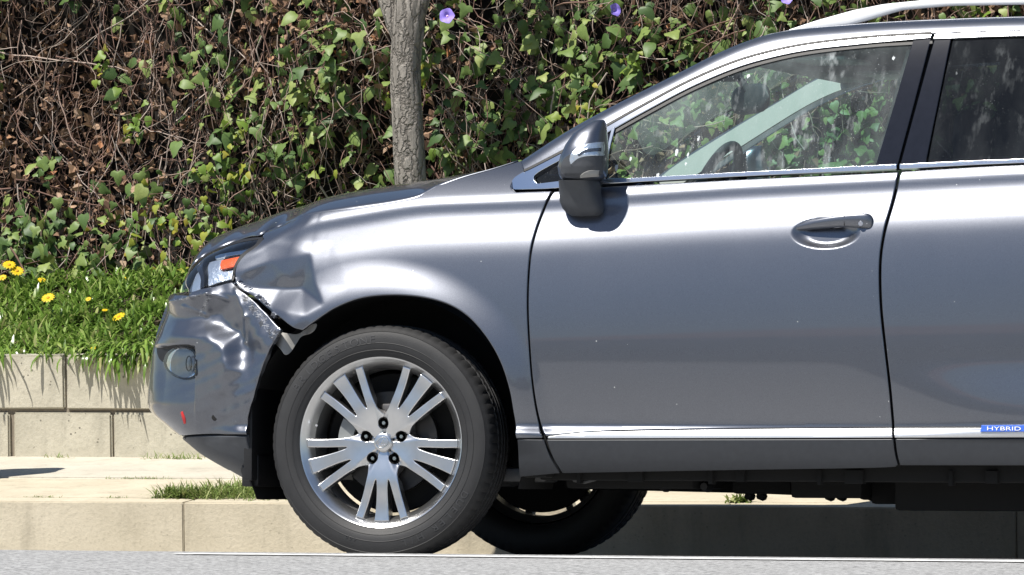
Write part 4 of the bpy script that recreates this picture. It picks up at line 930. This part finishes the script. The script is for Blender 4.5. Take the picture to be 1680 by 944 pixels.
# --- badge on the rear door strip
def text_mesh(body, size, extrude=.001):
    cu = bpy.data.curves.new('t', 'FONT'); cu.body = body; cu.size = size; cu.extrude = extrude; cu.align_x = 'CENTER'
    o = bpy.data.objects.new('t', cu); COL.objects.link(o); dg = bpy.context.evaluated_depsgraph_get(); me = bpy.data.meshes.new_from_object(o.evaluated_get(dg))
    v = [tuple(p.co) for p in me.vertices]; f = [tuple(p.vertices) for p in me.polygons]; bpy.data.objects.remove(o); bpy.data.curves.remove(cu); bpy.data.meshes.remove(me); return v, f
bdg = panel('badge', S, [[(1611, 698), (1680, 697.5), (1690, 698)], [(1690, 698), (1687, 708.5)], [(1687, 708.5), (1609, 709)], [(1609, 709), (1611, 698)]], 'badge_blue', car, .003, .01, .001, .001, .004, .006)
tv, tf = text_mesh('HYBRID', .0185, .0006); sA, zA = inv(S, 1648, 706.9); 
tvv = []
for p in tv:
    s_, z_ = sA+p[0]*1.75, zA+p[1]; q = S(np.array(s_), np.array(z_)); nn = nrm(S, np.array(s_), np.array(z_)); tvv.append(q+nn*(.0072+p[2]))
mob('badge_lettering', tvv, tf, 'badge_white', bdg, False)

# --- wheels
def wheel(loc, flip=False):
    V_ = MB().lathe([(.262, .205), (.258, .19), (.238, .17), (.236, .10), (.243, .07), (.252, .045), (.262, .030)], 96).build('wheel', 'alloy_dark', car)
    V_.location = loc
    if flip: V_.rotation_euler = (0, 0, math.pi)
    return V_
wh = wheel((0, 0, .38))
NS = 288
prof = [(.266, .030), (.2735, .019), (.280, .0125), (.288, .008), (.296, .0045), (.2975, .0030), (.299, .0042), (.305, .0018), (.318, .0005), (.3195, -.0008), (.321, .0005), (.334, .0008), (.348, .0038), (.3555, .0068), (.357, .0060), (.3585, .0085), (.365, .0155), (.370, .0225),
        (.3735, .030), (.3765, .040), (.379, .055), (.3795, .069), (.371, .071), (.371, .078), (.380, .080), (.3803, .103), (.371, .105), (.371, .112), (.3803, .114), (.3803, .128), (.371, .13), (.371, .137), (.3803, .139), (.380, .162), (.371, .164), (.371, .171), (.3795, .173), (.377, .195), (.372, .212), (.357, .225), (.33, .232), (.30, .229), (.275, .216), (.266, .20)]
tv_ = []
for i in range(NS):
    a = 2*math.pi*i/NS
    for k, (r_, y_) in enumerate(prof):
        if 16 <= k <= 21 and i % 4 == 0: r_ -= (.003 if k > 17 else .001)
        if 37 <= k <= 39 and i % 4 == 0: r_ -= .004
        if 24 <= k <= 34 and i % 3 == (k % 2) and k % 6 in (0, 1): r_ -= .003
        tv_.append((r_*math.cos(a), y_, r_*math.sin(a)))
K = len(prof); tf_ = [(i*K+q, ((i+1) % NS)*K+q, ((i+1) % NS)*K+q+1, i*K+q+1) for i in range(NS) for q in range(K-1)]
tyre = mob('tyre', tv_, tf_, 'rubber', wh, True, None, 35)
# raised lettering on the tyre wall
LV, LF = [], []
def arc_text(txt, a_start, a_step, r, size):
    for i, ch in enumerate(txt):
        if ch == ' ': continue
        v, f = text_mesh(ch, size, .0006); a = R(a_start-a_step*i); b = len(LV)
        for (x, y, z) in v:
            rr, aa = r+y, a-x*1.15/r
            dpt = np.interp(rr, [q[0] for q in prof[4:18]], [q[1] for q in prof[4:18]])
            LV.append((rr*math.cos(aa), dpt-.0006-z, rr*math.sin(aa)))
        LF.extend(tuple(q+b for q in fc) for fc in f)
arc_text('BRIDGESTONE', 148, 5.35, .322, .034); arc_text('DUELER H/L', -30, 5.0, .324, .030); arc_text('400', -104.5, 2.6, .318, .016)
tag(mob('tyre_lettering', LV, LF, 'rubber_letter', tyre, False), kind='stuff')
# rim lip
MB().lathe([(.240, .062), (.247, .048), (.255, .036), (.263, .0265), (.269, .0205), (.2728, .0155), (.2755, .0145), (.276, .0175), (.272, .024), (.268, .034), (.25, .064)], 128).build('rim_lip', 'alloy', wh)
# five spoke groups of three blades
def dish(s, z):
    s = np.asarray(s, float); z = np.asarray(z, float); r = np.hypot(s, z); a = np.arctan2(z, s)
    ph = (np.degrees(a)+90+36) % 72-36
    d = .027+.020*np.clip(1-r/.26, 0, 1)**.8-.010*np.exp(-((r-.12)/.07)**2)
    d = d+.012*sstep((np.abs(ph)-20)/16)*sstep((.16-r)/.08)              # valleys between the groups near the hub
    return np.stack([s, d, z], -1)
def pol(r, deg, g): a = R(g-90+deg); return ('p', r*math.cos(a), r*math.sin(a))
for gi in range(5):
    g = gi*72; E1 = .2545
    def P_(r, d): return pol(r, d, g)
    nh = [P_(.063+.0165*math.cos(R(t)), 36-math.degrees(math.atan2(.0165*math.sin(R(t)), .063+.0165*math.cos(R(t))))) for t in range(180, -1, -30)]
    nl = [P_(.063+.0165*math.cos(R(t)), -36+math.degrees(math.atan2(.0165*math.sin(R(t)), .063+.0165*math.cos(R(t))))) for t in range(0, 181, 30)]
    segs = [[P_(.03, -36), P_(.03, 0), P_(.03, 36)], [P_(.03, 36), nh[0]], nh, [nh[-1], P_(.090, 36)],
            [P_(.090, 36), P_(.101, 31), P_(.118, 26), P_(.16, 22), P_(.21, 20.6), P_(E1, 20.2)], [P_(E1, 20.2), P_(E1, 14.4)],
            [P_(E1, 14.4), P_(.20, 13.2), P_(.150, 12.0), P_(.128, 11.2), P_(.122, 10.2)], [P_(.122, 10.2), P_(.128, 8.6), P_(.16, 6.6), P_(.21, 5.7), P_(E1, 5.6)],
            [P_(E1, 5.6), P_(E1, 0), P_(E1, -5.6)], [P_(E1, -5.6), P_(.21, -5.7), P_(.16, -6.6), P_(.128, -8.6), P_(.122, -10.2)],
            [P_(.122, -10.2), P_(.128, -11.2), P_(.150, -12.0), P_(.20, -13.2), P_(E1, -14.4)], [P_(E1, -14.4), P_(E1, -20.2)],
            [P_(E1, -20.2), P_(.21, -20.6), P_(.16, -22), P_(.118, -26), P_(.101, -31), P_(.090, -36)], [P_(.090, -36), nl[0]], nl, [nl[-1], P_(.03, -36)]]
    panel('spoke', dish, segs, 'alloy', wh, .004, .006, .0034, .0034, .042)
for gi in range(5):
    a = R(90+72*gi); x, z = .063*math.cos(a), .063*math.sin(a)
    MB().lathe([(.016, .040), (.0155, .075), (0, .075)], 24, x, 0, z).build('lug_well', 'void_black', wh)
    MB().lathe([(0, .043), (.006, .043), (.0085, .046), (.0098, .052), (.0098, .075)], 6, x, 0, z).build('lug_nut', 'chrome', wh, True, 25)
cap = MB().lathe([(0, .0325), (.024, .0325), (.029, .034), (.0305, .0365), (.0315, .050)], 48).build('centre_cap', 'alloy', wh, True, 50)
em = MB(); em.tube([(.0205*math.cos(a)*1.0-.0*math.sin(a), .0318, .0165*math.sin(a)+.004*math.cos(a)) for a in [2*math.pi*i/32 for i in range(33)]], .0016, 6)
em.tube([(.004, .0318, .0135), (-.006, .0318, -.002), (-.0125, .0318, -.0085)], .0018, 6); em.tube([(-.0125, .0318, -.0085), (0, .0318, -.0082), (.010, .0318, -.0075)], .0018, 6)
em.build('emblem', 'chrome', cap)
MB().tube([(-.225, .034, .055), (-.222, .022, .054)], [.0045, .004], 10).build('valve', 'chrome', wh)
bd = MB().lathe([(.09, .10), (.165, .10), (.165, .125), (.09, .125)], 64).build('brake_disc', 'disc_dark', wh)
MB().lathe([(0, .150), (.222, .150), (.226, .158), (.222, .166), (0, .166)], 48).build('shade_disc', 'void_black', wh)  # black disc, wider than the brake, added to darken the wheel's openings
MB().lathe([(0, .085), (.085, .085), (.09, .13)], 32).build('wheel_hub', 'cast_iron', wh)
m = MB(); m.lathe([(.115, .072), (.165, .072), (.170, .085), (.170, .15), (.115, .15), (.115, .072)], 12, a0=R(152), a1=R(200)); m.build('brake_caliper', 'caliper_grey', wh, True, 30)
mb = MB().box(-.02, .02, .088, .10, .10, .125, .003); mb.build('brake_pad', 'steel', wh)
# other wheels: copies of the wheel and all its pieces
def dupw(loc, flip):
    def rec(o, par):
        c = o.copy(); COL.objects.link(c); c.parent = par
        for ch in list(o.children): rec(ch, c)
        return c
    c = rec(wh, car); c.location = loc; c.rotation_euler = (0, R(37), math.pi if flip else 0); return c
dupw((0, 2*CY, .38), True); dupw((2.741, 0, .38), False); dupw((2.741, 2*CY, .38), True)

# --- wheel housing, underside
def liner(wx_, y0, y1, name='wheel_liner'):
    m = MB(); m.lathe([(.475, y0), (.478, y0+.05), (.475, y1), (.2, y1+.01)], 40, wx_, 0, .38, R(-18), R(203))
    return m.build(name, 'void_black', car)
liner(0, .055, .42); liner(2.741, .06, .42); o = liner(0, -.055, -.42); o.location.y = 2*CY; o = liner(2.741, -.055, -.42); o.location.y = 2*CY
m = MB(); m.box(-.475, -.445, .03, .36, .255, .60, .008); m.box(-.50, -.44, .08, .40, .235, .34, .01); m.build('mud_flap', 'black_plastic', car)
m = MB(); m.box(.47, .55, .05, .4, .27, .8, .01); m.build('fender_filler', 'void_black', car)
u = MB()
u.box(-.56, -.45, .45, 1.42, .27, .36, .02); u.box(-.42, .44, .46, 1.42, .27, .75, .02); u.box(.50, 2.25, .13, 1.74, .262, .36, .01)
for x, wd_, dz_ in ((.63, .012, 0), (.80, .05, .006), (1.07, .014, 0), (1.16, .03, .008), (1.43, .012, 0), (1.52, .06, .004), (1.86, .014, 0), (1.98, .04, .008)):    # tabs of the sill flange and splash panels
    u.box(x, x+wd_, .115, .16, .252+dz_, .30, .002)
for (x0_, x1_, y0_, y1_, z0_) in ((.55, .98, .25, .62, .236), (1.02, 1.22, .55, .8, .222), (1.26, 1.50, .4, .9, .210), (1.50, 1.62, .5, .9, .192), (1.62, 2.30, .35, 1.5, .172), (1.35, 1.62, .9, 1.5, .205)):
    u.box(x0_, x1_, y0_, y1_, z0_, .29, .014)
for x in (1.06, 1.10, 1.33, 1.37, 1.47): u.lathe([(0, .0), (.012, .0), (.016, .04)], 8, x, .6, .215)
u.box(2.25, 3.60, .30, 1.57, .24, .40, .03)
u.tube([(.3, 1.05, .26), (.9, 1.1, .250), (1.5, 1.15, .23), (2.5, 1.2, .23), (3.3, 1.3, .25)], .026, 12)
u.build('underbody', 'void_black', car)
u = MB(); u.tube([(0, .25, .34), (.02, .5, .30), (0, .8, .32)], .022, 10); u.tube([(0, 1.62, .34), (.02, 1.37, .30), (0, 1.05, .32)], .022, 10); u.box(.1, .32, .3, .5, .24, .31, .02); u.box(.15, .5, .2, .34, .255, .30, .012)
u.tube([(.60, .16, .28), (.61, .155, .262), (.645, .155, .256), (.68, .155, .265), (.69, .16, .285)], .006, 8); u.build('suspension_arm', 'cast_iron', car)
for x in (.86, 1.0): MB().lathe([(0, .0), (.012, .0), (.018, .03), (.02, .05)], 10, x, .30, .245).build('underbody_plug', 'black_plastic', car)

# --- far side of the shell: mirrored copies of the near panels
FAR = Matrix.Translation((0, 2*CY, 0)) @ Matrix.Diagonal((1, -1, 1, 1))
for o in list(car.children):
    if o.name.split('.')[0] in ('front_fender', 'front_door', 'rear_door', 'rear_quarter', 'sill', 'front_bumper', 'bumper_valance', 'roof_pillar', 'window_glass', 'pillar_cover', 'pillar_core', 'roof_rail', 'quarter_light', 'window_divider', 'side_glass_rear', 'body_shell', 'window_trim', 'door_mirror', 'headlight'):
        c = o.copy(); COL.objects.link(c); c.parent = car; c.matrix_local = FAR
        if o.name.startswith('door_mirror'):
            for ch in o.children: k = ch.copy(); COL.objects.link(k); k.parent = c
# inner trims of the far side, seen through the driver's window
def far(Gf, off): return lambda s, z: (lambda P: np.stack([P[..., 0], 2*CY-P[..., 1]-off, P[..., 2]], -1))(Gf(s, z))
def trimpanel(name, pts, off, mat, tilt=0.):
    Q = crom([p for p in pts]+[pts[0]], .02)[:-1]
    if .5*np.sum(Q[:, 0]*np.roll(Q[:, 1], -1)-Q[:, 1]*np.roll(Q[:, 0], -1)) > 0: Q = Q[::-1]
    oo = off+tilt*(np.interp(Q[:, 0], SILC[:, 0], SILC[:, 1])-Q[:, 1])
    f = far(lambda s, z: np.stack([np.asarray(s, float), G0(np.asarray(s, float), np.asarray(z, float)), np.asarray(z, float)], -1), oo); P = f(Q[:, 0], Q[:, 1])
    m = MB(); n = len(Q); m.add(list(P)+[p+np.array((0, -.02, 0)) for p in P], [tuple(range(n))[::-1], tuple(range(n, 2*n))]+[(i, (i+1) % n, n+(i+1) % n, n+i) for i in range(n)]); return m.build(name, mat, car, True, 40)
def gx(u, v): p = inv(G, u, v, y=.2); return p
lo1 = [gx(*q) for q in ((886, 290), (1003, 222), (1130, 152), (1200, 121), (1262, 101))]; hi1 = [gx(*q) for q in ((1240, 75), (1170, 99), (1100, 134), (1003, 184), (880, 258))]
trimpanel('inner_pillar_trim', lo1+hi1, .085, 'beige_trim', .8)
lo2 = [gx(*q) for q in ((1262, 96), (1330, 82), (1430, 71), (1530, 66), (1700, 62))]; hi2 = [gx(*q) for q in ((1700, 44), (1500, 46), (1330, 58), (1250, 75))]
trimpanel('inner_roof_trim', lo2+hi2, .09, 'headliner')
trimpanel('inner_centre_pillar', [gx(*q) for q in ((1480, 62), (1570, 60), (1530, 275), (1428, 278))], .03, 'beige_trim')
# dashboard, wheel, mirror, seats
m = MB(); rings = []
for y in np.linspace(.24, 2*CY-.24, 14):
    h = .02*math.exp(-((y-.55)/.18)**2); rings.append([(.50, y, 1.12), (.62, y, 1.19), (.80, y, 1.205+h), (.95, y, 1.19+h), (1.02, y, 1.13), (1.0, y, .95), (.85, y, .80), (.5, y, .80)])
MB().loft(rings).build('dashboard', 'interior_dark', car, True, 50)
sw = empty('x'); bpy.data.objects.remove(sw)
c0 = np.array(A(1166, 325, .56)); ang = R(24); m = MB()
pts = [tuple(c0+np.array((-.185*math.cos(a)*math.sin(ang)*-1, .185*math.sin(a), .185*math.cos(a)*math.cos(ang)))) for a in [2*math.pi*i/48 for i in range(49)]]
m.tube(pts, .016, 12); m.tube([tuple(c0+np.array((-.25, 0, -.1))), tuple(c0)], .04, 12); m.tube([tuple(c0+np.array((0, -.17, 0))), tuple(c0+np.array((-.02, 0, 0))), tuple(c0+np.array((0, .17, 0)))], .02, 8); m.build('steering_wheel', 'interior_dark', car)
cm = np.array(A(1236, 163, CY-.03)); m = MB(); rings = []
for t in np.linspace(-1, 1, 11):
    y = cm[1]+t*.135; k = (1-abs(t)**4)**.5*.9+.1; rings.append([(cm[0]-.01+.024*k*math.cos(q)-t*.10, y, cm[2]+.050*k*np.sign(math.sin(q))*abs(math.sin(q))**.7) for q in [2*math.pi*j/16 for j in range(16)]])
m.loft(rings); m.tube([tuple(cm+np.array((-.02, 0, .03))), tuple(cm+np.array((-.07, 0, .10)))], .014, 8); m.box(cm[0]-.13, cm[0]-.05, cm[1]-.05, cm[1]+.05, cm[2]+.06, cm[2]+.11, .012); m.build('rear_view_mirror', 'interior_dark', car, True, 60)
for yc in (.52, 1.35):
    m = MB(); rings = []
    for z, x0, x1, hy in ((.62, 1.50, 1.72, .25), (.8, 1.56, 1.74, .26), (1.0, 1.63, 1.79, .25), (1.15, 1.69, 1.83, .22), (1.23, 1.73, 1.85, .17)):
        rings.append([((x0+x1)/2+(x1-x0)/2*np.sign(math.cos(q))*abs(math.cos(q))**.7, yc+hy*np.sign(math.sin(q))*abs(math.sin(q))**.6, z) for q in [2*math.pi*j/20 for j in range(20)]])
    m.loft(rings); m.box(1.05, 1.62, yc-.26, yc+.26, .55, .70, .05); seat = m.build('seat', 'leather', car, True, 60)
    m = MB(); rings = []
    for z, hx, hy in ((1.27, .03, .10), (1.29, .05, .125), (1.36, .055, .13), (1.43, .05, .12), (1.455, .025, .09)): rings.append([(1.83+hx*math.cos(q), yc+hy*np.sign(math.sin(q))*abs(math.sin(q))**.6, z) for q in [2*math.pi*j/18 for j in range(18)]])
    m.loft(rings); m.box(1.80, 1.81, yc-.06, yc-.05, 1.2, 1.3); m.box(1.80, 1.81, yc+.05, yc+.06, 1.2, 1.3); m.build('headrest', 'leather', seat, True, 60)
m = MB(); m.box(2.45, 2.75, .25, 1.62, .6, 1.28, .06); m.build('rear_seat', 'leather', car, True, 50)
m = MB(); m.box(.5, 3.4, .16, 1.71, .36, .40, .01); m.build('floor_pan', 'interior_dark', car)
for yc in (.50, 1.37): MB().box(x_hd+.0, x_hd+.30, yc-.17, yc+.17, 1.615, 1.628, .006).build('sun_visor', 'beige_trim', car)
# ================================================================== ACROSS THE STREET (behind the camera, seen in the paint)
simple('stucco', (.42, .36, .28), .9, 0, .15, 2); simple('roof_tile', (.22, .10, .07), .9, 0, .3, 6); simple('dark_glass', (.03, .035, .04), .1)
mk_leaf('hedge_leaf', [(0, (.03, .06, .02)), (1, (.06, .11, .03))], .1, .8)
far_pave = sheet('far_pavement', [(-40, .12), (-34.2, .05), (-34, .04)], -80, 80, 'walk_concrete'); tag(far_pave, kind='structure')
hd2 = []
V = []; Fc = []
for i in range(9000):
    x, y, z = random.uniform(-60, 45), random.gauss(-38, .5), random.uniform(.1, 2.6+.5*math.sin(i)); s_ = random.uniform(.2, .4); m = rot_leaf(random.uniform(0, 6), random.gauss(0, .8), random.gauss(0, .8)); b = len(V)
    V.extend((np.array([(-.5, 0, -.5), (.5, 0, -.5), (.5, 0, .5), (-.5, 0, .5)])*s_) @ m.T+np.array((x, y, z))); Fc.append((b, b+1, b+2, b+3))
tag(mob('far_hedge', V, Fc, 'hedge_leaf', None, False), 'long clipped dark green hedge on the far side of the street behind the photographer', 'hedge')
for i, (x0, x1, h) in enumerate(((-52, -36, 4.4), (-32, -18, 5.6), (-14, 2, 4.01), (7, 22, 5.0))):
    hs = empty('house', ((x0+x1)/2, -46, 0)); tag(hs, ('low tan stucco house', 'two storey tan stucco house', 'long low tan stucco bungalow', 'tall narrow tan stucco house')[i]+' across the street behind the hedge', 'house', 'houses across the street')
    cx = (x0+x1)/2
    MB().box(x0-cx, x1-cx, -4, 4, 0, h).build('wall', 'stucco', hs, False)
    MB().add([(x0-cx-.5, -4.5, h), (x1-cx+.5, -4.5, h), (x1-cx+.5, 4.5, h), (x0-cx-.5, 4.5, h), (x0-cx+2, 0, h+1.6), (x1-cx-2, 0, h+1.6)], [(0, 1, 5, 4), (2, 3, 4, 5), (1, 2, 5), (3, 0, 4), (3, 2, 1, 0)]).build('roof', 'roof_tile', hs, False)
    for q in np.arange(x0-cx+1.5, x1-cx-2, 3.2):
        wn = MB().box(q, q+1.5, 3.98, 4.05, 1.0, 2.3).build('window', 'line_paint', hs, False); MB().box(q+.1, q+1.4, 4.04, 4.07, 1.1, 2.2).build('pane', 'dark_glass', wn, False)
# unseen round-topped post added past the left edge to cast the shadow tip
tip_ = W(104, 770, 3.6); hh_ = 1.0; px_, py_ = tip_[0]-hh_/math.tan(SUN_EL)*math.sin(SUN_AZ), 3.6-hh_/math.tan(SUN_EL)*math.cos(SUN_AZ)
bo = empty('shadow_post', (px_, py_, zw(py_))); tag(bo, 'unseen wide grey post added beyond the left edge to cast a shadow on the pavement', 'shadow_post')
MB().lathe([(.0, -1.0), (.05, -.93), (.12, -.72), (.14, -.68), (.14, 0)], 24).build('post', 'steel', bo).rotation_euler = (R(-90), 0, 0)
